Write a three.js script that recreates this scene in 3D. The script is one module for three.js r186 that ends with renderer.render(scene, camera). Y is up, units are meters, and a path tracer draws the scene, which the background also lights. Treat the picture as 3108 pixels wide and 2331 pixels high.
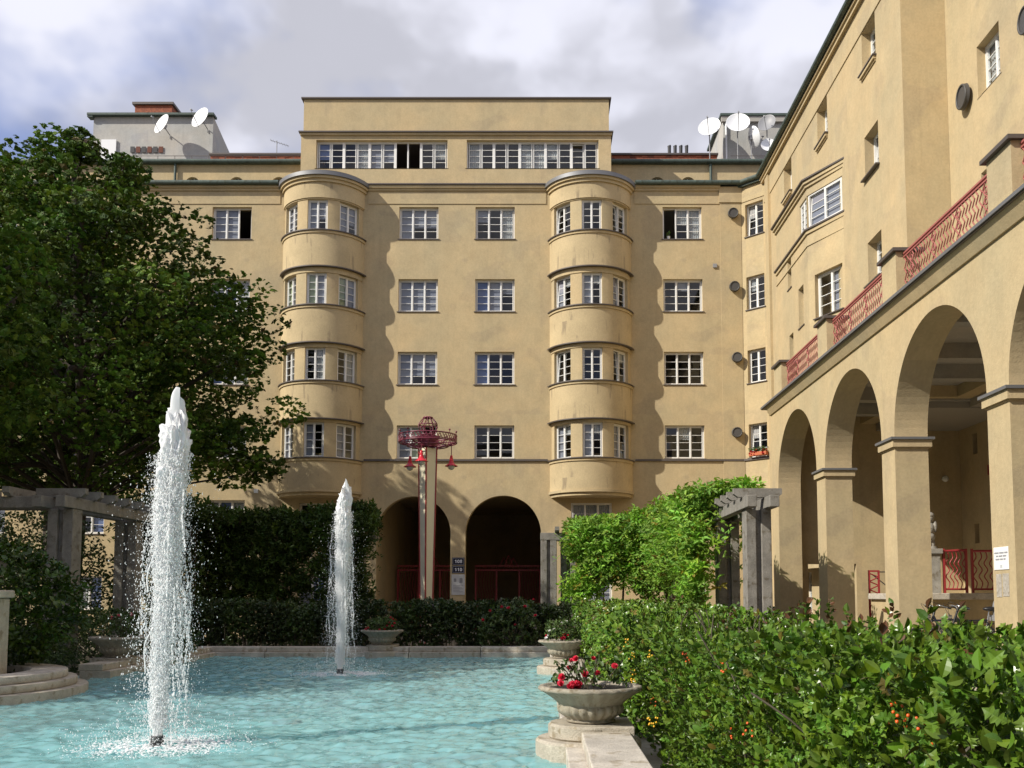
import * as THREE from 'three';
import { mergeGeometries, toCreasedNormals } from 'three/addons/utils/BufferGeometryUtils.js';
import { RoundedBoxGeometry } from 'three/addons/geometries/RoundedBoxGeometry.js';
import { FontLoader } from 'three/addons/loaders/FontLoader.js';
import { TextGeometry } from 'three/addons/geometries/TextGeometry.js';

// ---------------------------------------------------------------- camera, sky, sun, exposure
const scene = new THREE.Scene();
const camera = new THREE.PerspectiveCamera(2 * Math.atan(1591 / 2870) * 180 / Math.PI, 3280 / 3182, 0.1, 400);
camera.position.set(0, 1.65, 0);
camera.rotation.x = Math.atan(217 / 2870);
camera.setViewOffset(3280, 3182, 0, 0, 3108, 2331);
camera.updateProjectionMatrix();

function mulberry(a) { return () => { a |= 0; a = a + 0x6D2B79F5 | 0; let t = Math.imul(a ^ a >>> 15, 1 | a); t = t + Math.imul(t ^ t >>> 7, 61 | t) ^ t; return ((t ^ t >>> 14) >>> 0) / 4294967296; }; }
const rnd = mulberry(20240);
const R = (a, b) => a + (b - a) * rnd();
// value noise in 3D, fractal
const perm = new Uint8Array(512); { const r = mulberry(77); const p = [...Array(256).keys()]; for (let i = 255; i > 0; i--) { const j = Math.floor(r() * (i + 1)); [p[i], p[j]] = [p[j], p[i]]; } for (let i = 0; i < 512; i++) perm[i] = p[i & 255]; }
const fade = t => t * t * (3 - 2 * t), mixf = (a, b, t) => a + (b - a) * t;
function vnoise(x, y, z, per = 256) {
  const X = Math.floor(x), Y = Math.floor(y), Z = Math.floor(z), u = fade(x - X), v = fade(y - Y), w = fade(z - Z);
  const m = k => ((k % per) + per) % per;
  const h = (i, j, k) => perm[perm[perm[m(X + i) & 255] + (m(Y + j) & 255)] + (m(Z + k) & 255)] / 255;
  return mixf(mixf(mixf(h(0, 0, 0), h(1, 0, 0), u), mixf(h(0, 1, 0), h(1, 1, 0), u), v), mixf(mixf(h(0, 0, 1), h(1, 0, 1), u), mixf(h(0, 1, 1), h(1, 1, 1), u), v), w);
}
function fbm(x, y, z, o = 4, per = 256) { let s = 0, a = .5, n = 0; for (let i = 0; i < o; i++) { s += a * vnoise(x, y, z, per); n += a; x *= 2; y *= 2; z *= 2; per = Math.min(256, per * 2); a *= .5; } return s / n; }
const sstep = (a, b, x) => { const t = Math.min(1, Math.max(0, (x - a) / (b - a))); return t * t * (3 - 2 * t); };

{ // broken cloud over blue sky
  const W = 2048, H = 1024, d = new Float32Array(W * H * 4);
  for (let j = 0; j < H; j++) for (let i = 0; i < W; i++) {
    const phi = (i + .5) / W * 2 * Math.PI - Math.PI, th = ((j + .5) / H - .5) * Math.PI;
    const y = Math.sin(th), c = Math.cos(th), x = Math.cos(phi) * c, z = Math.sin(phi) * c;
    if (y < -.03) { d.set([.2, .18, .14, 1], (j * W + i) * 4); continue; }
    const yy = Math.max(y, 0.0) + .32, px = (x * .9 + z * .436) / yy * 2.6, pz = (z * .9 - x * .436) / yy * 2.6;
    const n = fbm(px * 1.25 + 12.6, pz * 1.25 + 8.9, 4.5, 7), n2 = fbm(px * .45 + 1.2, pz * .45 + 9.4, 8.2, 4), n3 = fbm(px * 2.6 + 31 + n * 2.2, pz * 2.6 + 11 + n2, 2.2, 6);
    const cov = sstep(.36, .60, n * .86 + n2 * .42 - .085), den = sstep(.36, .62, n3);
    const bl = [.20, .285, .56], g = mixf(.55, .86, den) * mixf(.90, 1.06, n);
    const cl = [g * .965, g * .975, g * 1.10];
    const hz = Math.exp(-Math.max(y, 0) * 9) * .35;
    const o = (j * W + i) * 4;
    for (let k = 0; k < 3; k++) { let v = mixf(bl[k], cl[k], Math.min(1, cov + .12)); v = mixf(v, [.6, .61, .67][k], hz); d[o + k] = y < -.02 ? [.2, .18, .14][k] : v; }
    d[o + 3] = 1;
  }
  const t = new THREE.DataTexture(d, W, H, THREE.RGBAFormat, THREE.FloatType);
  t.mapping = THREE.EquirectangularReflectionMapping; t.magFilter = t.minFilter = THREE.LinearFilter; t.needsUpdate = true;
  scene.background = t; scene.environment = t;
}
const SUN = new THREE.Vector3(-.73, .60, .395).normalize();
const sun = new THREE.DirectionalLight(new THREE.Color(1, .945, .84), 4.9);
sun.position.copy(SUN).multiplyScalar(80).add(new THREE.Vector3(-2, 6, -22)); sun.target.position.set(-2, 6, -22);
sun.castShadow = true; sun.shadow.mapSize.set(4096, 4096);
Object.assign(sun.shadow.camera, { left: -40, right: 40, top: 40, bottom: -40, near: 1, far: 200 });
scene.add(sun, sun.target);

const renderer = new THREE.WebGLRenderer({ antialias: true });
renderer.setSize(1024, 768);
renderer.toneMapping = THREE.LinearToneMapping;
renderer.toneMappingExposure = 1.1;
renderer.shadowMap.enabled = true;

// ---------------------------------------------------------------- helpers
const taken = {};
function numbered(n) { const k = taken[n] = (taken[n] ?? -1) + 1; return k ? n + '_' + String(k).padStart(3, '0') : n; }
function boxUV(g, s = 1) {
  if (g.index) g = g.toNonIndexed();
  g.computeVertexNormals();
  const p = g.attributes.position, n = g.attributes.normal, uv = new Float32Array(p.count * 2);
  for (let i = 0; i < p.count; i++) {
    const ax = Math.abs(n.getX(i)), ay = Math.abs(n.getY(i)), az = Math.abs(n.getZ(i));
    if (ay > ax && ay > az) { uv[2 * i] = p.getX(i) * s; uv[2 * i + 1] = p.getZ(i) * s; }
    else if (ax > az) { uv[2 * i] = p.getZ(i) * s; uv[2 * i + 1] = p.getY(i) * s; }
    else { uv[2 * i] = p.getX(i) * s; uv[2 * i + 1] = p.getY(i) * s; }
  }
  g.setAttribute('uv', new THREE.BufferAttribute(uv, 2));
  return g;
}
const clean = g => { g = g.index ? g.toNonIndexed() : g; for (const k of Object.keys(g.attributes)) if (!['position', 'normal', 'uv'].includes(k)) g.deleteAttribute(k); return g; };
function merge(list) { const l = list.map(clean); for (const g of l) if (!g.attributes.uv) g.setAttribute('uv', new THREE.BufferAttribute(new Float32Array(g.attributes.position.count * 2), 2)); return l.length > 1 ? mergeGeometries(l) : l[0]; }
// axis-aligned box from min to max
const bx = (x0, x1, y0, y1, z0, z1) => new THREE.BoxGeometry(Math.abs(x1 - x0), Math.abs(y1 - y0), Math.abs(z1 - z0)).translate((x0 + x1) / 2, (y0 + y1) / 2, (z0 + z1) / 2);
const rbx = (x0, x1, y0, y1, z0, z1, r = .012) => new RoundedBoxGeometry(Math.abs(x1 - x0), Math.abs(y1 - y0), Math.abs(z1 - z0), 2, r).translate((x0 + x1) / 2, (y0 + y1) / 2, (z0 + z1) / 2);
function bar(a, b, r0, r1 = r0, seg = 8) { const A = new THREE.Vector3(...a), B = new THREE.Vector3(...b), d = B.clone().sub(A); const g = new THREE.CylinderGeometry(r1, r0, d.length(), seg); g.applyQuaternion(new THREE.Quaternion().setFromUnitVectors(new THREE.Vector3(0, 1, 0), d.normalize())); return g.translate(...A.add(B).multiplyScalar(.5).toArray()); }
function tube(pts, r, seg = 24, rs = 6) { return new THREE.TubeGeometry(new THREE.CatmullRomCurve3(pts.map(p => new THREE.Vector3(...p))), seg, r, rs); }
function obj(name, geos, mat, parent = scene, uvs = 0) {
  let g = Array.isArray(geos) ? merge(geos) : geos; if (uvs) g = boxUV(g, uvs);
  const m = new THREE.Mesh(g, mat); m.name = parent === scene ? numbered(name) : name; m.castShadow = m.receiveShadow = true; parent.add(m); return m;
}
function thing(name, label, category, group) { const o = new THREE.Group(); o.name = numbered(name); scene.add(o); o.userData = { label, category }; if (group) o.userData.group = group; return o; }
function tag(o, label, category, group) { o.userData.label = label; o.userData.category = category; if (group) o.userData.group = group; return o; }
function struct(o) { o.userData.kind = 'structure'; return o; }
function stuff(o) { o.userData.kind = 'stuff'; return o; }
function rebase(g, x, y, z) { g.position.set(x, y, z); for (const c of g.children) { c.position.x -= x; c.position.y -= y; c.position.z -= z; } return g; }
function holesShape(outer, holes) { const s = new THREE.Shape(outer.map(p => new THREE.Vector2(...p))); for (const h of holes) s.holes.push(new THREE.Path(h.map(p => new THREE.Vector2(...p)))); return s; }
const rect = (x0, x1, y0, y1) => [[x0, y0], [x1, y0], [x1, y1], [x0, y1]];
const extr = (s, d, curve = 12) => new THREE.ExtrudeGeometry(s, { depth: d, bevelEnabled: false, curveSegments: curve });
// shapes drawn in (distance, height) stand in a plane x = X and are given thickness towards +x
const SIDE = new THREE.Matrix4().makeBasis(new THREE.Vector3(0, 0, -1), new THREE.Vector3(0, 1, 0), new THREE.Vector3(1, 0, 0));
const sideX = (s, X, d, curve) => extr(s, d, curve).applyMatrix4(SIDE).translate(X, 0, 0);
function archPts(x0, x1, y0, ys, n = 28) { const c = (x0 + x1) / 2, r = (x1 - x0) / 2, p = [[x0, y0], [x1, y0], [x1, ys]]; for (let i = 1; i < n; i++) { const a = Math.PI * i / n; p.push([c + r * Math.cos(a), ys + r * Math.sin(a)]); } p.push([x0, ys]); return p; }

// ---------------------------------------------------------------- textures and materials
function dataTex(N, f, srgb = true) { const d = new Uint8Array(N * N * 4); for (let j = 0; j < N; j++) for (let i = 0; i < N; i++) { const c = f(i / N, j / N), o = (j * N + i) * 4; d[o] = c[0] * 255; d[o + 1] = c[1] * 255; d[o + 2] = c[2] * 255; d[o + 3] = 255; } const t = new THREE.DataTexture(d, N, N); t.wrapS = t.wrapT = THREE.RepeatWrapping; t.magFilter = THREE.LinearFilter; t.minFilter = THREE.LinearMipmapLinearFilter; t.generateMipmaps = true; if (srgb) t.colorSpace = THREE.SRGBColorSpace; t.needsUpdate = true; return t; }
const cl01 = v => Math.min(1, Math.max(0, v));
// weathered plaster: grain, blotches and rain-washed streaks, 1 repeat = 9 m
const plasterTex = dataTex(1024, (u, v) => {
  const b = fbm(u * 8, v * 8, 1.5, 5, 8), s = fbm(u * 64, v * 5, 5.5, 3, 64), bl = fbm(u * 22, v * 22, 9.5, 4, 22), g = vnoise(u * 256, v * 256, 3.3, 256);
  const k = cl01(.89 + (b - .5) * .13 + (s - .5) * .045 + (bl - .5) * .09 + (g - .5) * .06);
  const pr = sstep(.60, .625, fbm(u * 5, v * 7, 21.5, 4, 35)) * .028, q = (b - .5) * .05; return [cl01(k - pr), cl01(k - .004 - q - pr), cl01(k - .012 - q * 2 - pr * .6)];
});
// bay parapets: rain-stained, dark runs with ragged ends
const stainTex = dataTex(1024, (u, v) => {
  const b = fbm(u * 8, v * 8, 1.5, 5, 8), g = vnoise(u * 256, v * 256, 3.3, 256), run = sstep(.58, .74, fbm(u * 46, v * 5, 15.5, 4, 46)) * sstep(.45, .62, fbm(u * 7, v * 9, 25.1, 4, 63));
  const k = cl01(.89 + (b - .5) * .16 + (g - .5) * .07 - run * .16); return [k, cl01(k - .004), cl01(k - .010 + run * .02)];
});
const plasterBump = dataTex(512, (u, v) => { const g = fbm(u * 90, v * 90, 2.2, 3, 90), c = fbm(u * 10, v * 10, 7.2, 3, 10), k = cl01(g * .7 + c * .3); return [k, k, k]; }, false);
const stoneTex = dataTex(512, (u, v) => { const b = fbm(u * 9, v * 9, 3.5, 5, 9), g = vnoise(u * 180, v * 180, 6.3, 180), st = sstep(.56, .75, fbm(u * 14, v * 14, 12.5, 4, 14)); const k = cl01(.84 + (b - .5) * .3 + (g - .5) * .12 - st * .14); return [k, cl01(k - .01 - st * .02), cl01(k - .02 - st * .06)]; });
const brickTex = dataTex(256, (u, v) => { const b = fbm(u * 20, v * 20, 4.5, 4, 20); return [cl01(.6 + b * .5), cl01(.5 + b * .5), cl01(.5 + b * .4)]; });
const groundTex = dataTex(512, (u, v) => { const b = fbm(u * 6, v * 6, 8.5, 5, 6), g = vnoise(u * 200, v * 200, 1.1, 200); const k = cl01(.62 + (b - .5) * .5 + (g - .5) * .3); return [k, k * .97, k * .9]; });
const rep = (t, r) => { const c = t.clone(); c.repeat.set(r, r); c.needsUpdate = true; return c; };
const lin = (r, g, b) => new THREE.Color().setRGB(r, g, b);
const std = (c, o = {}) => new THREE.MeshStandardMaterial({ color: c, roughness: .8, ...o });
const M = {
  plaster: std(lin(.625, .496, .29), { map: rep(plasterTex, 1 / 9), bumpMap: rep(plasterBump, 1 / 1.6), bumpScale: .004, roughness: .95 }),
  plasterBay: std(lin(.625, .496, .29), { map: rep(stainTex, 1 / 6.3), bumpMap: rep(plasterBump, 1 / 1.6), bumpScale: .004, roughness: .95 }),
  plasterGrey: std(lin(.56, .55, .52), { map: rep(plasterTex, 1 / 6), roughness: .95 }),
  white: std(lin(.78, .77, .74), { roughness: .45 }),
  glass: new THREE.MeshPhysicalMaterial({ color: lin(.86, .9, .92), roughness: .015, transmission: 1, thickness: 0, ior: 1.55, side: THREE.DoubleSide }),
  blind: std(lin(.24, .24, .28), { roughness: .7 }),
  curtain: std(lin(.5, .5, .5), { roughness: .9, map: rep(plasterTex, 1.2) }),
  shutterBlue: std(lin(.13, .17, .33), { roughness: .7 }),
  greenBlind: std(lin(.33, .36, .22), { roughness: .8 }),
  inside: std(lin(.36, .33, .29), { roughness: .95 }),
  cap: std(lin(.105, .088, .078), { roughness: .55, metalness: .2 }),
  zinc: std(lin(.19, .19, .195), { roughness: .5, metalness: .35 }),
  copper: std(lin(.10, .14, .12), { roughness: .6, metalness: .15, map: rep(stoneTex, .7) }),
  brick: std(lin(.40, .155, .085), { map: rep(brickTex, 1) }),
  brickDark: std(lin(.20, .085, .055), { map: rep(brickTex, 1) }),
  roof: std(lin(.16, .14, .13)),
  dark: std(lin(.035, .034, .036), { roughness: .6 }),
  stone: std(lin(.66, .60, .49), { map: rep(stoneTex, 1 / 1.4), bumpMap: rep(plasterBump, 1.2), bumpScale: .006, roughness: .85 }),
  stone2: std(lin(.60, .545, .44), { map: rep(stoneTex, 1 / 1.1), bumpMap: rep(plasterBump, 1.2), bumpScale: .006, roughness: .85 }),
  stone3: std(lin(.71, .655, .56), { map: rep(stoneTex, 1 / 1.7), bumpMap: rep(plasterBump, 1.2), bumpScale: .006, roughness: .85 }),
  urn: std(lin(.50, .45, .35), { map: rep(stoneTex, 2.2), bumpMap: rep(plasterBump, 4), bumpScale: .006, roughness: .9 }),
  concrete: std(lin(.33, .315, .28), { map: rep(stoneTex, .8), bumpMap: rep(plasterBump, 1), bumpScale: .01, roughness: .95 }),
  ground: std(lin(.40, .365, .30), { map: rep(groundTex, .25), roughness: .95 }),
  soil: std(lin(.055, .042, .03), { map: rep(groundTex, 1), roughness: 1 }),
  poolFloor: std(lin(.60, .80, .79), { map: rep(stoneTex, 1 / 2.2), roughness: .8 }),
  red: std(lin(.34, .035, .04), { roughness: .42 }),
  redRail: std(lin(.37, .115, .098), { roughness: .5 }),
  wine: std(lin(.17, .028, .05), { roughness: .35 }),
  lampRed: std(lin(.62, .02, .035), { roughness: .22 }),
  cream: std(lin(.82, .75, .55), { roughness: .5 }),
  globe: new THREE.MeshPhysicalMaterial({ color: lin(.72, .72, .68), roughness: .25 }),
  black: std(lin(.02, .02, .022), { roughness: .35 }),
  chrome: std(lin(.6, .6, .6), { roughness: .25, metalness: .9 }),
  dish: std(lin(.80, .80, .80), { roughness: .45 }),
  ventDark: std(lin(.07, .065, .06), { roughness: .5 }),
  dishGrey: std(lin(.26, .26, .27), { roughness: .5 }),
  bark: std(lin(.075, .06, .045), { roughness: .95, map: rep(stoneTex, 2) }),
  stem: std(lin(.085, .07, .045), { roughness: .9 }),
  ceil: std(lin(.50, .47, .42), { map: rep(plasterTex, 1 / 5), roughness: .95 }),
  foam: new THREE.MeshPhysicalMaterial({ color: lin(.97, .972, .975), roughness: .8, specularIntensity: .6, transmission: .3, thickness: 0 }),
  statue: std(lin(.5, .48, .43), { roughness: .9, map: rep(stoneTex, 1) }),
  terracotta: std(lin(.5, .14, .06), { roughness: .8 }),
  fencePanel: std(lin(.38, .19, .12), { roughness: .8, map: rep(plasterTex, .6) }),
};
const leafMat = (o = {}) => new THREE.MeshPhysicalMaterial({ color: lin(1, 1, 1), roughness: .55, transmission: .28, thickness: 0, side: THREE.DoubleSide, ...o });
M.leafTree = leafMat({ roughness: .7, transmission: .34, specularIntensity: .35 });
M.leafVine = leafMat({ roughness: .65, transmission: .45, specularIntensity: .5 });
M.leafHolly = leafMat({ roughness: .30, transmission: .14, specularIntensity: .65 });
M.leafHedge = leafMat({ roughness: .5, transmission: .2 });
M.petal = new THREE.MeshPhysicalMaterial({ color: lin(.62, .012, .05), roughness: .6, transmission: .2, thickness: 0, side: THREE.DoubleSide });
M.petalPink = new THREE.MeshPhysicalMaterial({ color: lin(.72, .2, .24), roughness: .6, side: THREE.DoubleSide });
M.petalWhite = new THREE.MeshPhysicalMaterial({ color: lin(.85, .82, .8), roughness: .6, side: THREE.DoubleSide });
M.berry = std(lin(.75, .12, .02), { roughness: .25 });
M.berryYellow = std(lin(.75, .42, .02), { roughness: .3 });

// ---------------------------------------------------------------- ground
struct(obj('ground', new THREE.PlaneGeometry(400, 400).rotateX(-Math.PI / 2).translate(0, 0, -30), M.ground, scene, 1));

// ---------------------------------------------------------------- windows (a frame with casements, single panes, curtains, sill)
const gcache = {};
const cached = (k, f) => gcache[k] ??= f();
function addWindow(parent, o) {
  const { x, y, z, ry = 0, w, h, lights = 3, rows = 4, blinds = [], open = [], sill = true, pair = false, tilt = [] } = o;
  const T = .045, D = .07, key = [w, h, lights, rows, pair].join();
  const fg = cached('f' + key, () => { const a = [bx(-w / 2, w / 2, 0, T, -D, 0), bx(-w / 2, w / 2, h - T, h, -D, 0), bx(-w / 2, -w / 2 + T, T, h - T, -D, 0), bx(w / 2 - T, w / 2, T, h - T, -D, 0)]; const lw = (w - 2 * T) / lights; for (let i = 1; i < lights; i++) { const xx = -w / 2 + T + i * lw, q = pair ? (i % 2 ? .012 : .05) : .02; a.push(bx(xx - q, xx + q, T, h - T, -D, pair && i % 2 ? -.02 : .012)); } return boxUV(merge(a)); });
  const f = obj('window', fg, M.white, parent); f.position.set(x, y, z); f.rotation.y = ry;
  const lw = (w - 2 * T) / lights, lh = h - 2 * T, C = .03, b = .016;
  const mw = pair ? .03 : .014;
  const cw = lw - mw * 2, ch = lh - .012;
  const cg = cached('c' + [cw.toFixed(3), ch.toFixed(3), rows].join(), () => {
    const a = [bx(0, cw, 0, C, -.045, .018), bx(0, cw, ch - C, ch, -.045, .018), bx(0, C, C, ch - C, -.045, .018), bx(cw - C, cw, C, ch - C, -.045, .018)];
    for (let r = 1; r < rows; r++) { const yy = C + (ch - 2 * C) * r / rows; a.push(bx(C, cw - C, yy - b / 2, yy + b / 2, -.03, .008)); }
    return boxUV(merge(a));
  });
  const ph = (ch - 2 * C) / rows - b, pw = cw - 2 * C;
  const pg = cached('p' + [pw.toFixed(3), ph.toFixed(3)].join(), () => new THREE.PlaneGeometry(pw + .01, ph + .01));
  for (let i = 0; i < lights; i++) {
    const x0 = -w / 2 + T + i * lw + mw, y0 = T + .006;
    const piv = new THREE.Matrix4();
    if (open.includes(i)) { const right = i >= lights / 2; piv.makeTranslation(right ? x0 + cw : x0, y0, -.05).multiply(new THREE.Matrix4().makeRotationY(right ? -1.45 : 1.45)).multiply(new THREE.Matrix4().makeTranslation(right ? -cw : 0, 0, 0)); }
    else if (tilt.includes(i)) piv.makeTranslation(x0, y0, -.02).multiply(new THREE.Matrix4().makeRotationX(-.09));
    else piv.makeTranslation(x0, y0, -.02);
    const cm = obj('casement', cg, M.white, f); cm.applyMatrix4(piv);
    for (let r = 0; r < rows; r++) {
      const p = obj('pane', pg, M.glass, f);
      p.applyMatrix4(piv.clone().multiply(new THREE.Matrix4().makeTranslation(cw / 2, C + (ch - 2 * C) * (r + .5) / rows, -.012)).multiply(new THREE.Matrix4().makeRotationFromEuler(new THREE.Euler(R(-.012, .012), R(-.012, .012), 0))));
    }
    const bl = blinds[i];
    if (bl && !open.includes(i)) {
      const mt = { g: M.blind, c: M.curtain, b: M.shutterBlue, v: M.greenBlind }[bl[0]], part = bl.length > 1 ? +('.' + bl.slice(1)) : 1;
      let g;
      if (bl[0] === 'c') { g = new THREE.PlaneGeometry(cw, ch * part, 24, 1); const p = g.attributes.position; for (let k = 0; k < p.count; k++) p.setZ(k, Math.sin(p.getX(k) * 70 + i) * .012); g.computeVertexNormals(); }
      else g = new THREE.BoxGeometry(cw, ch * part, .01);
      const m = obj(bl[0] === 'c' ? 'curtain' : 'roller_blind', boxUV(g), mt, f); m.position.set(x0 + cw / 2, y0 + ch - ch * part / 2, -.1);
    }
  }
  if (sill) obj('sill', cached('s' + w, () => boxUV(merge([bx(-w / 2 - .05, w / 2 + .05, -.035, -.002, -.06, .20)]))), M.cap, f);
  return f;
}
const B4 = ['', '', 'g', 'g', 'g5', 'c', 'c', 'g7', 'b'];
const rb = n => Array.from({ length: n }, () => B4[Math.floor(rnd() * B4.length)]);

// ---------------------------------------------------------------- main building
const ZF = -38;
const rowTop = [17.68, 14.63, 11.59, 8.55, 5.5, 2.45], WH = 1.36, WW = 1.62;
const main = thing('apartment_building', 'long ochre plastered apartment block facing the pool, with rounded bays and two entrance arches', 'building');
const ARC = [[-6.6, -3.62], [-3.02, .03]];
{
  const cols = [-26.4, -22.4, -18.4, -12.74, -5.02, -1.87, 5.86];
  const holes = [], wins = [];
  for (const cx of cols) for (let r = 0; r < 6; r++) {
    if (r > 3 && (cx === -5.02 || cx === -1.87)) continue;
    holes.push(rect(cx - WW / 2, cx + WW / 2, rowTop[r] - WH, rowTop[r])); wins.push([cx, r]);
  }
  const BAYS = [-8.93, 2.06];
  for (const cx of BAYS) {
    for (const r of [4, 5]) { holes.push(rect(cx - .82, cx + .82, rowTop[r] - WH, rowTop[r] - (r === 4 ? .12 : 0))); wins.push([cx, r]); }
    holes.push(rect(cx - 1.45, cx + 1.45, 7.4, 18.2));
  }
  for (const [a, b] of ARC) holes.push(archPts(a, b, .03, 4.16));
  // lower wall; the frieze above the top windows stands 25 mm proud
  obj('wall', extr(holesShape([[-34, 0], [8.42, 0], [8.42, 18.55], [-34, 18.55]], holes), .42).translate(0, 0, ZF - .42), M.plaster, main, 1);
  const seg = [[-34, -10.75], [-7.12, .24], [3.88, 7.42]];
  for (const [a, b] of seg) {
    obj('frieze', bx(a, b, 17.80, 18.34, ZF + .002, ZF + .03), M.plaster, main, 1);
    obj('cornice', [bx(a, b, 18.34, 18.44, ZF + .002, ZF + .09), bx(a, b, 18.44, 18.54, ZF + .002, ZF + .16)], M.plaster, main, 1);
  }
  obj('cornice_cap', bx(-7.1, .22, 18.55, 18.60, ZF - .02, ZF + .22), M.cap, main);
  for (const [a, b] of [[-34, -10.78], [3.92, 8.4]]) {
    obj('gutter', [bar([a, 18.62, ZF + .24], [b, 18.62, ZF + .24], .095, .095, 14), bx(a, b, 18.64, 18.70, ZF - .1, ZF + .28)], M.copper, main, 1);
    obj('eave_roof', new THREE.BoxGeometry(b - a, .06, 2.15).rotateX(.13).translate((a + b) / 2, 18.86, ZF - .95), M.copper, main, 1);
  }
  for (const [a, b] of [[-34, -10.7], [-7.15, .3], [3.85, 8.3]]) obj('string_course', [bx(a, b, 7.08, 7.16, ZF + .002, ZF + .07)], M.cap, main);
  obj('pier', bx(7.42, 8.28, .02, 18.3, ZF + .002, ZF + .05), M.plaster, main, 1);
  obj('pier_head', bx(7.38, 8.32, 17.84, 18.5, ZF + .003, ZF + .10), M.plaster, main, 1);
  const bl = {
    '-5.02,0': ['g', 'g6', 'g6'], '-1.87,0': ['g4', '', 'c'], '5.86,0': ['', 'c5', 'c'], '-12.74,0': ['g', 'g', ''],
    '-5.02,1': ['g', 'g', 'g'], '-1.87,1': ['b', 'g', 'g4'], '5.86,1': ['', 'g3', ''],
    '-5.02,2': ['g', 'g7', 'g7'], '-1.87,2': ['b', '', ''], '5.86,2': ['', '', ''],
    '-5.02,3': ['g', 'v', ''], '-1.87,3': ['', '', ''], '5.86,3': ['', 'c4', ''],
  };
  const opn = { '5.86,0': [0], '-12.74,0': [2], '-5.02,3': [2] };
  for (const [cx, r] of wins) {
    const k = cx + ',' + r;
    if (cx === 2.06 && r === 4) { addWindow(main, { x: cx, y: rowTop[r] - WH, z: ZF - .02, w: 1.64, h: WH - .12, lights: 3, rows: 3, blinds: ['c', 'c', 'c'] }); continue; }
    addWindow(main, { x: cx, y: rowTop[r] - WH, z: ZF - .16, w: BAYS.includes(cx) ? 1.64 : WW, h: BAYS.includes(cx) && r === 4 ? WH - .12 : WH, blinds: bl[k] ?? rb(3), open: opn[k] ?? [] });
  }
  // rounded bays
  const r0 = 1.747, zc = ZF + 1.25 - r0, A = 73.5 * Math.PI / 180;
  const sector = (ri, ro, y0, y1, a0 = -A, a1 = A, n = 40) => {
    const s = new THREE.Shape(), k = Math.max(4, Math.round(n * (a1 - a0) / (2 * A)));
    for (let i = 0; i <= k; i++) { const a = a0 + (a1 - a0) * i / k; i ? s.lineTo(ro * Math.sin(a), -ro * Math.cos(a)) : s.moveTo(ro * Math.sin(a), -ro * Math.cos(a)); }
    for (let i = k; i >= 0; i--) { const a = a0 + (a1 - a0) * i / k; s.lineTo(ri * Math.sin(a), -ri * Math.cos(a)); }
    return extr(s, y1 - y0).rotateX(-Math.PI / 2).translate(0, y0, 0);
  };
  const smoothPl = g => { g = boxUV(clean(g)); return toCreasedNormals(g, .5); };
  const bands = [[17.48, 16.22, 14.73], [14.48, 13.18, 11.65], [11.45, 10.13, 8.6], [8.45, 7.06, 5.78]]; // window head, sill, lower end of the parapet
  BAYS.forEach((cx, bi) => {
    const at = g => smoothPl(g.translate(cx, 0, zc));
    const walls = [sector(r0 - .22, r0, 17.56, 18.2)];
    bands.forEach(([hd, sl, lo]) => walls.push(sector(r0 - .22, r0, lo + .03, sl - .02)));
    const bay = obj('bay', at(merge(walls)), M.plasterBay, main);
    bands.forEach(([hd, sl, lo], i) => {
      const rp = r0 - .07, w = [.235, .69, 1.145].map(v => v);
      for (const [a, b] of [[.245, .535], [-.535, -.245], [1.10, A - .01], [-A + .01, -1.10]]) obj('bay_pier', at(sector(rp - .2, rp, sl + .001, hd + .03, a, b)), M.plaster, bay);
      obj('bay_lintel', at(sector(rp - .24, rp + .03, hd + .03, i ? bands[i - 1][2] - .01 : 17.559)), M.plaster, bay);
      obj('sill_ledge', at(sector(r0 - .26, r0 + .10, sl - .02, sl + .02)), M.cap, bay);
      obj('sill_mould', at(sector(r0 - .1, r0 + .045, sl - .12, sl - .021)), M.plaster, bay);
      if (i < 3) { obj('drip_ledge', at(sector(r0 - .26, r0 + .11, lo - .012, lo + .03)), M.cap, bay); }
      else { obj('base_mould', [at(sector(r0 - .2, r0 + .05, lo - .07, lo + .03)), at(sector(.1, r0 - .04, lo - .2, lo - .071))], M.plaster, bay); }
      const wr = rp - .10, h = hd + .03 - sl - .024;
      for (const [a, wd] of [[0, .80], [.82, .90], [-.82, .90]]) {
        const rr = a ? wr - .08 : wr - .02;
        addWindow(main, { x: cx + rr * Math.sin(a), y: sl + .022, z: zc + rr * Math.cos(a), ry: a, w: wd, h, lights: 2, rows: 4, sill: false, blinds: bi ? [['', 'g'][i % 2], ['', 'c3'][(i + (a > 0)) % 2]] : [['g', 'v', '', 'g'][i], ['g6', 'g', 'c', ''][i]], tilt: bi && a && i < 3 ? [0] : [] });
      }
    });
    obj('bay_cornice', [at(sector(r0 - .2, r0 + .07, 18.2, 18.32)), at(sector(r0 - .2, r0 + .15, 18.32, 18.42))], M.plaster, bay);
    obj('bay_roof_edge', at(sector(.2, r0 + .23, 18.42, 18.575, -A - .05, A + .05)), M.zinc, bay);
    obj('bay_roof', at(sector(.2, r0 + .13, 18.576, 18.64, -A - .04, A + .04)), M.roof, bay);
    obj('bay_floor', merge([7.0, 10.0, 13.05, 16.1].map(y => sector(.1, r0 - .24, y - .25, y - .1).translate(cx, 0, zc))), M.inside, bay);
  });
  // attic storey
  const ah = [[-9.32, -3.86], [-3.06, 2.42]];
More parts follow.
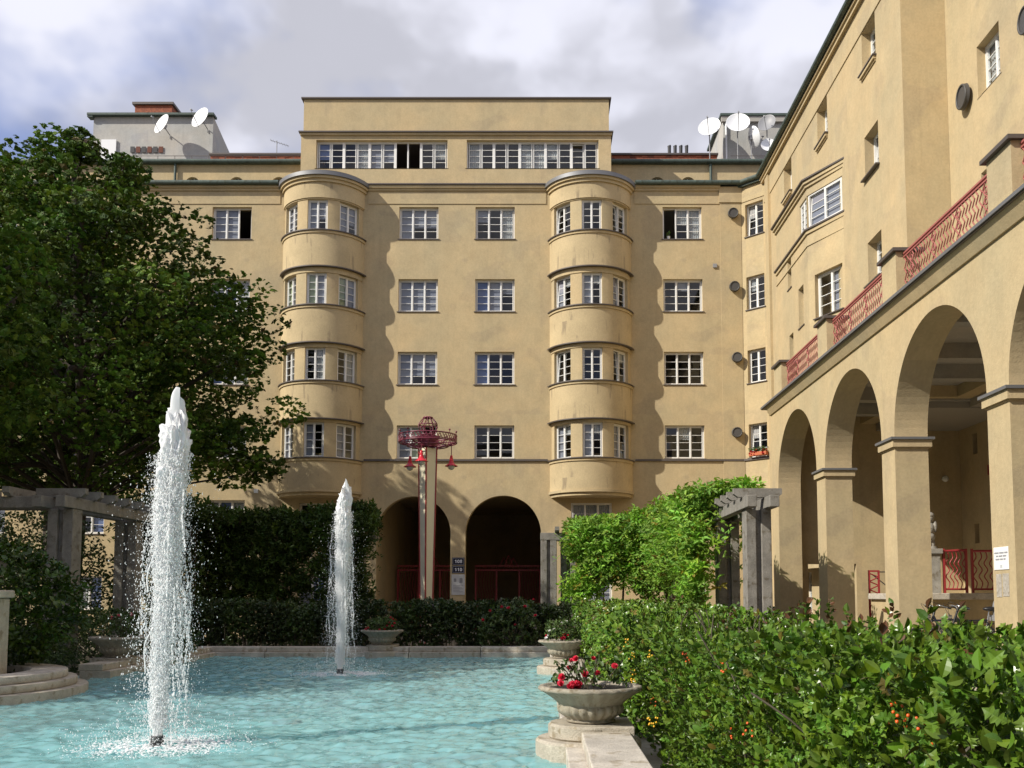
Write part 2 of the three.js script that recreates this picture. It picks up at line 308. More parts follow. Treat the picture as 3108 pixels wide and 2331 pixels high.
  obj('attic_wall', [extr(holesShape(rect(-9.95, 2.94, 18.6, 20.82), ah.map(([a, b]) => rect(a, b, 19.34, 20.56))), .4).translate(0, 0, ZF - .42), bx(-9.95, -9.6, 18.6, 20.82, ZF - 3.4, ZF - .421), bx(2.59, 2.94, 18.6, 20.82, ZF - 3.4, ZF - .421), bx(-10.4, -9.953, 18.6, 19.02, ZF - 2, ZF - .05), bx(2.943, 3.45, 18.6, 19.02, ZF - 2, ZF - .05)], M.plaster, main, 1);
  obj('attic_ledge', [bx(-10.03, 3.03, 20.83, 20.88, ZF - 3.5, ZF + .14)], M.cap, main);
  obj('attic_ledge_mould', bx(-9.98, 2.98, 20.74, 20.828, ZF + .001 - .018, ZF + .07), M.plaster, main, 1);
  obj('parapet', bx(-9.87, 2.86, 20.881, 22.33, ZF - 3.3, ZF - .06), M.plaster, main, 1);
  obj('parapet_coping', bx(-9.97, 2.96, 22.331, 22.39, ZF - 3.4, ZF + .03), M.cap, main);
  addWindow(main, { x: -6.59, y: 19.34, z: ZF - .22, w: 5.46, h: 1.22, lights: 10, rows: 4, pair: true, open: [6, 7], blinds: ['b6', '', '', 'c', 'g', 'g7', '', '', '', 'c6'] });
  addWindow(main, { x: -.32, y: 19.34, z: ZF - .22, w: 5.48, h: 1.22, lights: 10, rows: 4, pair: true, blinds: ['c', '', '', '', 'c', 'c', 'c6', '', '', ''], tilt: [8] });
  // dark rooms behind the windows
  const rooms = [bx(-34, 14, .0, .12, ZF - 5, ZF - .45), bx(-34, -7.01, 2.9, 3.1, ZF - 5, ZF - .43), bx(.41, 9, 2.9, 3.1, ZF - 5, ZF - .43)];
  for (const y of [6.35, 9.3, 12.35, 15.4, 18.4]) rooms.push(bx(-34, 9, y - .2, y, ZF - 5, ZF - .43));
  rooms.push(bx(-34, -7.01, 0, 18.55, ZF - 5.2, ZF - 5), bx(.41, 14, 0, 18.55, ZF - 5.2, ZF - 5), bx(-7.01, .41, 6.31, 18.55, ZF - 5.2, ZF - 5), bx(-34.3, -34, 0, 18.55, ZF - 5, ZF));
  for (const x of [-28.5, -24.4, -20.4, -15.6, -10.85, -7, 0, 4.1]) rooms.push(bx(x - .06, x + .06, x === -7 || x === 0 ? 6.4 : .2, 18.2, ZF - 4.9, ZF - .44));
  rooms.push(bx(-9.6, 2.6, 18.45, 18.59, ZF - 3.4, ZF - .43), bx(-9.6, 2.6, 18.62, 20.8, ZF - 3.5, ZF - 3.35));
  obj('rooms', rooms, M.inside, main, 1);
  // set-back top storey with round-headed dormers, its gutter and roof
  for (const [a, b] of [[-34, -9.96], [2.95, 13.5]]) {
    const hs = (a < -20 ? [-29, -26, -23, -20.2, -17.1, -15.18, -13.25, -11.41] : [5.1, 6.45, 10.2]).map(x => archPts(x - .32, x + .32, 18.98, 19.55, 12));
    obj('setback_wall', extr(holesShape(rect(a, b, 18.6, 20.42), hs), .3).translate(0, 0, ZF - 2.3), M.plaster, main, 1);
    obj('loft_rooms', [bx(a, b, 18.55, 18.6, ZF - 6, ZF - 2.31), bx(a, b, 18.6, 20.47, ZF - 6.2, ZF - 6.01), bx(a, a + .1, 18.6, 20.47, ZF - 6, ZF - 2.31), bx(b - .1, b, 18.6, 20.47, ZF - 6, ZF - 2.31)], M.inside, main, 1);
    for (const h of hs) { const cx = (h[0][0] + h[1][0]) / 2; obj('dormer_window', [bx(cx - .32, cx + .32, 18.98, 19.03, ZF - 2.25, ZF - 2.2), bx(cx - .02, cx + .02, 19.03, 19.86, ZF - 2.25, ZF - 2.2), bx(cx - .31, cx + .31, 19.5, 19.53, ZF - 2.25, ZF - 2.2)], M.white, main); obj('dormer_pane', extr(holesShape(archPts(cx - .32, cx + .32, 18.98, 19.55, 12), []), .004).translate(0, 0, ZF - 2.23), M.glass, main); }
    obj('roof_gutter', [bar([a, 20.5, ZF - 1.82], [b, 20.5, ZF - 1.82], .09, .09, 12), bx(a, b, 20.42, 20.47, ZF - 2.4, ZF - 1.8)], M.copper, main, 1);
    obj('roof_slab', bx(a, b, 20.475, 20.6, ZF - 9, ZF - 1.92), M.roof, main);
  }
  for (const x of [-15.9, 7.42]) obj('downpipe', bar([x, 18.8, ZF - 1.9], [x, 20.45, ZF - 1.9], .06), M.copper, main);
  for (const [a, b, s0, s1] of [[-14.85, -10.0, -14.0, -12.0], [2.95, 7.95, 4.65, 7.6]]) {
    const bp = obj('brick_parapet', bx(a, b, 20.6, 21.42, ZF - 3.6, ZF - 3.2), M.brick, main, 1);
    obj('coping', bx(a - .05, b + .05, 21.421, 21.50, ZF - 3.7, ZF - 3.12), M.cap, bp);
    const n = Math.round((s1 - s0) / .17);
    for (let i = 0; i < n; i++) obj('vent_slot_shade', bx(s0 + i * .17, s0 + i * .17 + .09, 21.02, 21.2, ZF - 3.21, ZF - 3.185), M.brickDark, bp);  // slots stay uncut; dark brick colour stands for the shade inside them
    for (let k = 0; k < 9; k++) for (let i = 0; i < Math.round((b - a) / .27); i++) if (hash(i * 13 + k * 7) > .3) { const xx = a + i * .27 + (k % 2) * .13, yy = 20.62 + k * .088; if (xx + .25 < b && !(xx > s0 - .3 && xx < s1 + .05 && yy > 20.92 && yy < 21.24)) obj('brick', cached('brk' + (i + k) % 3, () => new THREE.BoxGeometry(.25, .072, .03)), [M.brick, M.brickDark, M.brick][(i * 5 + k) % 3], bp).position.set(xx + .125, yy + .036, ZF - 3.19); }
  }
  // roof houses
  const rh = obj('roof_house', [extr(new THREE.Shape([[0, 20.6], [6.2, 20.6], [6.2, 22.0], [.05, 23.62]].map(p => new THREE.Vector2(...p))), 5.5).applyMatrix4(SIDE).translate(-20.53, 0, ZF - 3.9)], M.plasterGrey, main, 1);
  obj('roof_edge', [bx(-20.75, -14.95, 23.6, 23.7, ZF - 4.2, ZF - 3.72), bx(-20.75, -20.5, 23.52, 23.61, ZF - 4.1, ZF - 3.75)], M.copper, rh, 1);
  obj('white_panel', bx(-20.1, -19.42, 20.7, 22.48, ZF - 3.9, ZF - 3.84), M.dish, rh);
  for (let i = 0; i < 6; i++) obj('vent', bx(-18.77 + i * .26, -18.58 + i * .26, 21.88, 22.16, ZF - 3.9, ZF - 3.87), i % 2 ? M.brickDark : M.dark, rh);
  obj('chimney', bx(-18.72, -17.02, 23.6, 24.25, ZF - 5.2, ZF - 4.1), M.brick, rh, 1);
  obj('chimney_cap', bx(-18.82, -16.92, 24.251, 24.36, ZF - 5.3, ZF - 4.0), M.cap, rh);
  const rr = obj('roof_house', [bx(8.2, 14.5, 20.61, 23.05, ZF - 6, ZF - 2.95)], M.plasterGrey, main, 1);
  obj('roof_edge', [bx(8.05, 14.6, 23.052, 23.16, ZF - 6.2, ZF - 2.75)], M.copper, rr, 1);
  obj('fascia', bx(8.1, 14.5, 22.8, 23.05, ZF - 2.949, ZF - 2.8), M.ceil, rr);
  obj('corner_pipe', bar([8.32, 20.7, ZF - 2.88], [8.32, 22.9, ZF - 2.88], .04), M.dish, rr);
  obj('snow_rail', [bx(-20.6, -10.2, 20.78, 20.8, ZF - 1.95, ZF - 1.93), ...Array.from({ length: 14 }, (_, i) => bx(-20.4 + i * .74, -20.38 + i * .74, 20.55, 20.8, ZF - 1.95, ZF - 1.93)), bx(8.3, 13, 20.78, 20.8, ZF - 1.95, ZF - 1.93)], M.cap, main);
  for (let i = 0; i < 4; i++) obj('chimney_pot', [bar([5.84 + i * .26, 21.5, ZF - 3.4], [5.84 + i * .26, 21.95, ZF - 3.4], .07, .08, 10), bar([5.78 + i * .26, 21.9, ZF - 3.4], [5.9 + i * .26, 21.97, ZF - 3.4], .05, .05, 8)], M.dark, main);
  // round vent cowls on the pier
  for (const [x, y, t] of [[7.93, 17.34, .1], [7.94, 14.26, .1], [8.0, 11.31, -.05], [7.95, 8.23, 0]]) {
    const g = [new THREE.CylinderGeometry(.2, .22, .1, 28).rotateX(Math.PI / 2), new THREE.TorusGeometry(.185, .022, 8, 28).translate(0, 0, .06), bar([0, 0, -.2], [0, 0, 0], .09)];
    const m = obj('vent_cowl', g, M.ventDark, main); m.position.set(x, y, ZF + .2); m.rotation.set(t, -.12, 0);
  }
  obj('wall_box', bx(7.1, 7.26, 15.1, 15.26, ZF + .001, ZF + .06), M.dishGrey, main);
  obj('wall_box', bx(-11.56, -11.4, 5.78, 5.94, ZF + .001, ZF + .06), M.dish, main);
  // splayed corner to the wing
  const ang = Math.PI / 4, L = 1.14;
  const ch = new THREE.Group(); const cw0 = L / 2 + .06;
  const hc = rowTop.slice(0, 5).map(t => rect(cw0 - .42, cw0 + .42, t - WH, t));
  const mt = new THREE.Matrix4().makeRotationY(ang * -1).setPosition(8.28, 0, ZF + .02);
  obj('corner_wall', extr(holesShape(rect(-.05, L + .1, 0, 18.5), hc), .35).translate(0, 0, -.35).applyMatrix4(mt), M.plaster, main, 1);
  obj('corner_frieze', bx(-.02, L + .1, 17.82, 18.3, .002, .03).applyMatrix4(mt), M.plaster, main, 1);
  obj('corner_gutter', [bar([-.02, 18.62, .2], [L, 18.62, .2], .09, .09, 12), bx(-.1, L + .05, 18.45, 18.55, 0, .14), bx(-.1, L + .05, 18.64, 18.7, -.2, .24)].map(g => g.applyMatrix4(mt)), M.copper, main, 1);
  obj('corner_string', bx(0, L, 7.08, 7.16, .002, .06).applyMatrix4(mt), M.cap, main);
  rowTop.slice(0, 5).forEach((t, i) => { const p = new THREE.Vector3(cw0, t - WH, -.15).applyMatrix4(mt); addWindow(main, { x: p.x, y: p.y, z: p.z, ry: -ang, w: .84, h: WH, lights: 2, rows: 4, blinds: i === 2 ? ['', ''] : ['c4', ''], tilt: i === 0 || i === 3 ? [0] : [] }); });
  // entrance passage
  const PZ = ZF - 14;
  obj('passage_wall', [bx(-7.3, .7, 0, 6.1, PZ - .3, PZ), bx(-7.0, -6.7, 0, 6.1, PZ, ZF - .43), bx(.13, .4, 0, 6.1, PZ, ZF - .43), bx(-7.3, .7, 6.1, 6.3, PZ, ZF - .43)], M.plaster, main, 1);
  rebase(main, -3.4, 0, ZF);
}
function hash(n) { const s = Math.sin(n * 127.1) * 43758.5453; return s - Math.floor(s); }
{ // number plates and notice on the pier between the arches
  for (const [txt, y] of [['108', 3.03], ['110', 2.7]]) {
    const c = document.createElement('canvas'); c.width = 128; c.height = 80; const x = c.getContext('2d');
    x.fillStyle = '#15182e'; x.fillRect(0, 0, 128, 80); x.strokeStyle = '#c9c9d2'; x.lineWidth = 3; x.strokeRect(4, 4, 120, 72); x.fillStyle = '#eeeef2'; x.font = 'bold 52px sans-serif'; x.textAlign = 'center'; x.textBaseline = 'middle'; x.fillText(txt, 64, 42);
    const t = new THREE.CanvasTexture(c); t.colorSpace = THREE.SRGBColorSpace;
    const o = thing('house_number_plate', txt === '108' ? 'dark blue plate reading 108 on the entrance pier, the upper one' : 'dark blue plate reading 110 on the entrance pier, the lower one', 'number plate', 'number plates between the arches');
    obj('plate', rbx(-.25, .25, -.15, .15, .0, .02, .008), M.black, o); obj('face', new THREE.PlaneGeometry(.47, .28).translate(0, 0, .024), std(lin(1, 1, 1), { map: t, roughness: .3 }), o);
    o.position.set(-3.29, y, ZF + .005);
  }
  const n = thing('notice_board', 'pale grey notice board under the house numbers on the entrance pier', 'notice');
  obj('board', rbx(-.27, .27, 0, .82, 0, .02, .006), std(lin(.55, .55, .54)), n);
  for (const [a, b, y0, y1] of [[-.18, -.08, .52, .66], [.05, .17, .48, .68], [-.2, .2, .36, .375], [-.2, .16, .30, .315], [-.2, .2, .24, .255], [-.2, .05, .18, .195], [-.2, .19, .12, .135]]) obj('print', bx(a, b, y0, y1, .021, .023), M.dishGrey, n);
  n.position.set(-3.29, 1.68, ZF + .005);
}
{ // red entrance gates
  [[-6.6, -3.62, 'left'], [-3.02, .03, 'right']].forEach(([a, b, side]) => {
    const g = thing('entrance_gate', `red iron gate with zigzag crest inside the ${side} entrance arch`, 'gate', 'gates in the entrance arches'), z = ZF - 5.6, c = (a + b) / 2;
    obj('top_rail', [bx(a, b, 2.78, 2.86, z - .03, z + .03), bx(a, b, 2.98, 3.05, z - .03, z + .03)], M.red, g);
    for (let i = 0; i < 22; i++) obj('rail_link', bar([a + (b - a) * i / 22, 2.85, z], [a + (b - a) * (i + .5) / 22, 2.99, z], .014), M.red, g);
    for (let k = 0; k < 3; k++) obj('crest', [bar([c - .35 + k * .22, 3.05, z], [c - .2 + k * .22, 3.5 - Math.abs(k - 1) * .1, z], .02), bar([c - .2 + k * .22, 3.5 - Math.abs(k - 1) * .1, z], [c + .0 + k * .22, 3.05, z], .02)], M.red, g);
    for (const x of [a + .05, a + 1.0, b - 1.0, b - .05]) obj('post', bx(x - .04, x + .04, .0, 2.8, z - .04, z + .04), M.red, g);
    for (const [p, q] of [[a + .1, a + .95], [b - .95, b - .1]]) for (let i = 0; i < 7; i++) { const x = p + (q - p) * (i + .5) / 7; obj('baluster', tube([[x, .1, z], [x + .05, .6, z], [x - .05, 1.1, z], [x + .05, 1.6, z], [x - .05, 2.1, z], [x, 2.75, z]], .014, 20, 5), M.red, g); }
    rebase(g, c, 0, z);
  });
}

// ---------------------------------------------------------------- side wing
const XW = 9.08;
const wing = thing('side_wing', 'ochre plastered side wing receding on the right above the arcade terrace', 'building');
{
  const win = [[25.1, 0], [29.4, 0], [33.65, 0], [25.08, 1], [25.05, 2]];
  const holes = win.map(([d, r]) => rect(d - .53, d + .53, rowTop[r] - .2 - WH + .14, rowTop[r] - .2));
  for (const [d, r] of [[35.2, 4], [32.2, 4], [32.2, 5], [29.6, 5], [35, 5]]) holes.push(rect(d - .5, d + .5, rowTop[r] - WH, rowTop[r]));
  obj('wall', [sideX(holesShape([[37.2, 0], [37.2, 18.5], [22.81, 18.5], [22.81, 6.5], [26.9, 6.5], [26.9, 0]].reverse(), holes), XW, .42), bx(XW + .421, 10.62, 6.5, 18.49, -23.1, -22.812)], M.plaster, wing, 1);
  const nh = [[20.68, 1], [20.68, 2], [16.4, 1], [16.4, 0], [20.68, 0], [16.4, 2]].map(([d, r]) => rect(d - .53, d + .53, rowTop[r] - .2 - WH + .14, rowTop[r] - .2));
  nh.push(rect(15.2, 16.6, 7.2, 9.5), rect(18.4, 19.6, 7.2, 9.5));
  obj('near_wall', sideX(holesShape(rect(3, 22.806, 6.5, 18.5), nh), 10.2, .42), M.plaster, wing, 1);
  obj('frieze', [bx(XW - .03, XW - .002, 17.5, 18.3, -37.2, -22.8)], M.plaster, wing, 1);
  obj('eave', [bx(XW - .14, XW - .001, 18.3, 18.42, -37.2, -22.75), bx(XW - .2, XW - .001, 18.42, 18.5, -37.2, -22.7)], M.plaster, wing, 1);
  obj('gutter', [bar([XW - .26, 18.62, -37.3], [XW - .26, 18.62, -22.6], .1, .1, 14), bx(XW - .3, XW + .3, 18.66, 18.74, -37.4, -22.6)], M.copper, wing, 1);
  obj('gutter', [bar([10.0, 18.62, -22.7], [10.0, 18.62, -3], .1, .1, 14), bx(9.95, 10.5, 18.66, 18.74, -22.7, -3)], M.copper, wing, 1);
  obj('roof', bx(XW - .1, 20, 18.75, 18.9, -37.4, -3), M.roof, wing);
  obj('corner_strip', bx(XW - .10, XW - .001, .02, 18.28, -36.75, -36.25), M.plaster, wing, 1);
  for (const [d, r] of win) addWindow(wing, { x: XW + .26, y: rowTop[r] - .2 - WH + .14, z: -d, ry: -Math.PI / 2, w: 1.06, h: WH - .14, lights: 2, rows: 4, blinds: ['', 'c4'], sill: false, tilt: r === 1 ? [0] : [] });
  for (const [d, r] of win) { const y = rowTop[r] - .2 - WH + .14; obj('window_ledge', [bx(XW - .12, XW + .2, y - .035, y - .001, -d - .6, -d + .6)], M.cap, wing); if (!r) obj('ledge_mould', [bx(XW - .09, XW - .001, y - .12, y - .036, -d - .56, -d + .56), bx(XW - .04, XW - .0015, y - .17, y - .121, -d - .54, -d + .54)], M.plaster, wing, 1); }
  for (const [d, r] of [[35.2, 4], [32.2, 4], [32.2, 5], [29.6, 5], [35, 5]]) addWindow(wing, { x: XW + .2, y: rowTop[r] - WH, z: -d, ry: -Math.PI / 2, w: 1, h: WH, lights: 2, rows: 4 });
  for (const [d, r] of [[20.68, 1], [20.68, 2], [16.4, 1], [16.4, 0], [20.68, 0], [16.4, 2]]) addWindow(wing, { x: 10.2 + .2, y: rowTop[r] - .2 - WH + .14, z: -d, ry: -Math.PI / 2, w: 1.06, h: WH - .14, lights: 2, rows: 4, blinds: ['c', ''], open: r === 1 && d > 20 ? [] : [] });
  for (const d of [15.9, 19.0]) addWindow(wing, { x: 10.2 + .25, y: 7.2, z: -d, ry: -Math.PI / 2, w: d > 18 ? 1.2 : 1.4, h: 2.3, lights: 2, rows: 4, sill: false });
  for (const [d, y] of [[21.7, 13.5], [18.75, 13.55]]) { const m = obj('vent_cowl', [new THREE.CylinderGeometry(.29, .31, .1, 32).rotateX(Math.PI / 2), new THREE.TorusGeometry(.27, .028, 8, 32).translate(0, 0, .06), bar([0, 0, -.12], [0, 0, 0], .11)], M.ventDark, wing); m.position.set(10.2 - .13, y, -d); m.rotation.y = -Math.PI / 2; m.scale.set(.9, 1, .8); }
  // splayed oriel
  const XO = 8.42, dz0 = 29.05, dz1 = 27.55, dz2 = 32.9;
  const foot = new THREE.Shape([[XW + .3, dz1], [XW, dz1], [XO, dz0], [XO, dz2], [XW, dz2 + .6], [XW + .3, dz2 + .6]].map(p => new THREE.Vector2(p[0], p[1])));
  const ring = (y0, y1, o) => { const s = new THREE.Shape([[XW + .2, dz1 - o], [XW, dz1 - o], [XO - o, dz0 - o * .4], [XO - o, dz2 + o * .4], [XW, dz2 + .6 + o], [XW + .2, dz2 + .6 + o]].map(p => new THREE.Vector2(...p))); return extr(s, y1 - y0).rotateX(-Math.PI / 2).translate(0, y0, 0); };
  const front = (y0, y1, holes = []) => sideX(holesShape(rect(dz0, dz2, y0, y1), holes), XO, .25);
  const L = Math.hypot(XW - XO, dz0 - dz1), an = -Math.atan2(dz0 - dz1, XW - XO);
  const mt = new THREE.Matrix4().makeRotationY(an).setPosition(XO, 0, -dz0);
  const splay = (y0, y1, holes = []) => extr(holesShape(rect(0, L, y0, y1), holes), .25).translate(0, 0, -.25).applyMatrix4(mt);
  const ori = obj('oriel', [front(2.5, 13.1, [rect(31.0, 31.45, 11.99, 13.0), rect(29.6, 30.2, 10.3, 11.6), rect(30.9, 31.4, 8.6, 10.4)]), splay(2.5, 13.1, [rect(.3, L - .1, 10.21, 11.6)]), front(14.25, 14.6), splay(14.25, 14.6), front(13.1, 14.25, [rect(dz0 + .02, 29.85, 13.14, 14.24)])], M.plaster, wing, 1);
  obj('oriel_cornice', [ring(14.6, 14.7, .12), ring(14.5, 14.599, .06)], M.plaster, ori, 1);
  obj('oriel_cap', ring(14.701, 14.75, .18), M.cap, ori);
  obj('oriel_sill', ring(13.11, 13.16, .1), M.cap, ori); obj('oriel_band', [ring(13.0, 13.108, .05), ring(12.62, 12.66, .03)], M.plaster, ori, 1);
  obj('oriel_floor', ring(12.7, 12.8, -.3), M.inside, ori);
  const sp = (u, y, w) => new THREE.Vector3(u, y, w).applyMatrix4(mt);
  let p = sp(L / 2, 13.16, -.03); addWindow(wing, { x: p.x, y: p.y, z: p.z, ry: an, w: L - .1, h: 1.09, lights: 2, rows: 4, sill: false, blinds: ['g', 'g'], tilt: [0] });
  addWindow(wing, { x: XO + .04, y: 13.16, z: -(dz0 + 29.85) / 2 - .01, ry: -Math.PI / 2, w: .8, h: 1.08, lights: 2, rows: 4, sill: false });
  p = sp(L / 2 + .1, 10.21, -.14); addWindow(wing, { x: p.x, y: p.y, z: p.z, ry: an, w: L - .4, h: 1.39, lights: 2, rows: 4, blinds: ['', 'g'] });
  for (const [d0, d1, y0, y1] of [[31.0, 31.45, 11.99, 13.0], [29.6, 30.2, 10.3, 11.6], [30.9, 31.4, 8.6, 10.4]]) addWindow(wing, { x: XO + .17, y: y0, z: -(d0 + d1) / 2, ry: -Math.PI / 2, w: d1 - d0, h: y1 - y0, lights: 1, rows: 4 });
  const rooms = []; for (const y of [6.5, 9.3, 12.35, 15.4, 18.45]) rooms.push(bx(XW + .43, 16, y - .2, y, -37.5, -23.2), bx(10.63, 16, y - .2, y, -23.1, -3)); rooms.push(bx(13, 13.2, .0, 18.5, -43, -3), bx(XW + .43, 13, 7, 18.4, -23.19, -23.12), bx(10.63, 13, 6.5, 18.5, -3, -2.8), bx(XW + .43, 13, 0, 6.3, -28, -27.9));
  obj('rooms', rooms, M.inside, wing, 1);
  rebase(wing, XW, 0, -30);
}
// ---------------------------------------------------------------- arcade with terrace
const XA = 6.6, XB = 7.22, FL = .42;
const arcade = thing('arcade', 'tall ochre arcade with round arches and roof terrace along the right side', 'arcade');
{
  const pil = [[26.07, 26.75], [21.76, 22.43], [17.45, 18.12], [13.13, 13.80], [8.81, 9.48], [4.5, 5.16]];
  const holes = []; for (let i = 0; i < 5; i++) holes.push(archPts(pil[i + 1][1], pil[i][0], .03, 4.63, 40));
  obj('wall', sideX(holesShape(rect(4.5, 26.75, 0, 6.79), holes), XA, XB - XA, 30), M.plaster, arcade, 1);
  // capitals of the pillars, wrapped round three sides
  pil.forEach(([a, b], i) => {
    if (!i) return;
    const c = obj('capital', [bx(XA - .055, XB + .055, 4.41, 4.545, -b - .055, -a + .055), bx(XA - .02, XB + .02, 4.385, 4.409, -b - .02, -a + .02)], M.plaster, arcade, 1);
    obj('capital_cap', bx(XA - .095, XB + .095, 4.546, 4.592, -b - .095, -a + .095), M.zinc, c);
  });
  const cs = new THREE.Shape([[0, 6.79], [-.04, 6.79], [-.16, 7.0], [.8, 7.0], [.8, 6.79]].map(p => new THREE.Vector2(...p)));
  obj('cornice', [extr(cs, 22.25).translate(XA, 0, -26.75), extr(new THREE.Shape([[0, 6.79], [.06, 6.79], [.26, 7.0], [0, 7.0]].map(p => new THREE.Vector2(...p))), 5.6).applyMatrix4(SIDE).translate(XA - .05, 0, -26.751)], M.plaster, arcade, 1);
  obj('cornice_cap', bx(XA - .20, 10.19, 7.001, 7.06, -27.05, -4.4), M.cap, arcade);
  obj('cornice_lip', bx(XA - .225, XA - .201, 7.02, 7.075, -27.06, -4.4), M.zinc, arcade);
  // terrace parapet posts and zigzag railings
  const posts = [[24.85, 25.6], [20.85, 21.55], [16.7, 17.4], [12.5, 13.2], [8.3, 9.0]];
  for (const [a, b] of posts) { const p = obj('terrace_post', bx(XA - .17, XA + .27, 7.061, 7.86, -b, -a), M.plaster, arcade, 1); obj('post_cap', bx(XA - .24, XA + .34, 7.861, 7.92, -b - .07, -a + .07), M.cap, p); }
  const zz = cached('zig', () => { const pts = []; const g = []; for (let i = 0; i <= 6; i++) pts.push([0, i * .108, (i % 2 ? .045 : -.045)]); for (let i = 0; i < 6; i++) g.push(bar(pts[i], pts[i + 1], .011, .011, 6)); return merge(g); });
  for (let k = 0; k < 4; k++) {
    const d0 = posts[k + 1][1], d1 = posts[k][0], x = XA - .02, n = Math.round((d1 - d0) / .118);
    const rl = obj('railing', [bx(x - .025, x + .025, 7.80, 7.83, -d1, -d0), bx(x - .018, x + .018, 7.745, 7.77, -d1, -d0), bx(x - .018, x + .018, 7.09, 7.115, -d1, -d0)], M.redRail, arcade);
    for (let i = 0; i < n; i++) { const m = obj('baluster', zz, M.redRail, rl); m.position.set(x, 7.105, -(d0 + (i + .5) * (d1 - d0) / n)); m.scale.z = i % 8 === 3 ? -1 : 1; if (i % 8 === 3) { for (const yy of [7.27, 7.45, 7.63]) { const r = obj('ring', cached('rg', () => new THREE.TorusGeometry(.045, .011, 6, 14).rotateY(Math.PI / 2)), M.redRail, rl); r.position.set(x, yy, m.position.z + .06); } } }
  }
  obj('terrace_floor', bx(XA + .8, 12.2, 6.95, 6.999, -27.0, -4.4), M.ceil, arcade, 1);
  // hall behind the arches
  obj('ceiling', bx(XB + .001, 11.9, 6.78, 6.94, -26.74, -4.4), M.ceil, arcade, 1);
  for (const d of [24.1, 19.95, 15.6, 11.3, 7.1]) for (const e of [-.9, .9]) obj('ceiling_beam', bx(XB + .001, 11.9, 6.46, 6.779, -d - e - .16, -d - e + .16), M.ceil, arcade, 1);
  obj('ceiling_beam', bx(10.9, 11.9, 6.44, 6.775, -26.74, -4.4), M.ceil, arcade, 1);
  obj('end_wall', extr(holesShape(rect(XB + .001, 12.2, 0, 6.9), [rect(7.5, 8.85, .05, 2.54)]), .35).translate(0, 0, -26.85), M.plaster, arcade, 1);
  const slits = [[25.41, 25.68, 5.5, 6.08], [25.47, 25.74, 3.07, 3.6]];
  obj('back_wall', sideX(holesShape(rect(4.4, 26.5, 0, 6.9), slits.map(s => rect(...s))), 11.85, .3), M.plaster, arcade, 1);
  obj('slit_room', [bx(12.16, 13.6, 2.6, 2.7, -26.4, -24.9), bx(12.16, 13.6, 6.4, 6.5, -26.4, -24.9), bx(13.5, 13.6, 2.7, 6.4, -26.4, -24.9), bx(12.16, 13.5, 2.7, 6.4, -26.4, -26.3), bx(12.16, 13.5, 2.7, 6.4, -25, -24.9)], M.inside, arcade, 1);
  for (const [a, b, y0, y1] of slits) obj('slit_window', new THREE.BoxGeometry(.006, y1 - y0, b - a).translate(12.0, (y0 + y1) / 2, -(a + b) / 2), M.glass, arcade);
  obj('near_wall', bx(XB, 12.2, 0, 6.9, -4.7, -4.4), M.plaster, arcade, 1);
  obj('floor', bx(XA - .3, 12.0, .01, FL, -26.4, -4.4), M.stone2, arcade, 1);
  rebase(arcade, XA, 0, -15.6);
}
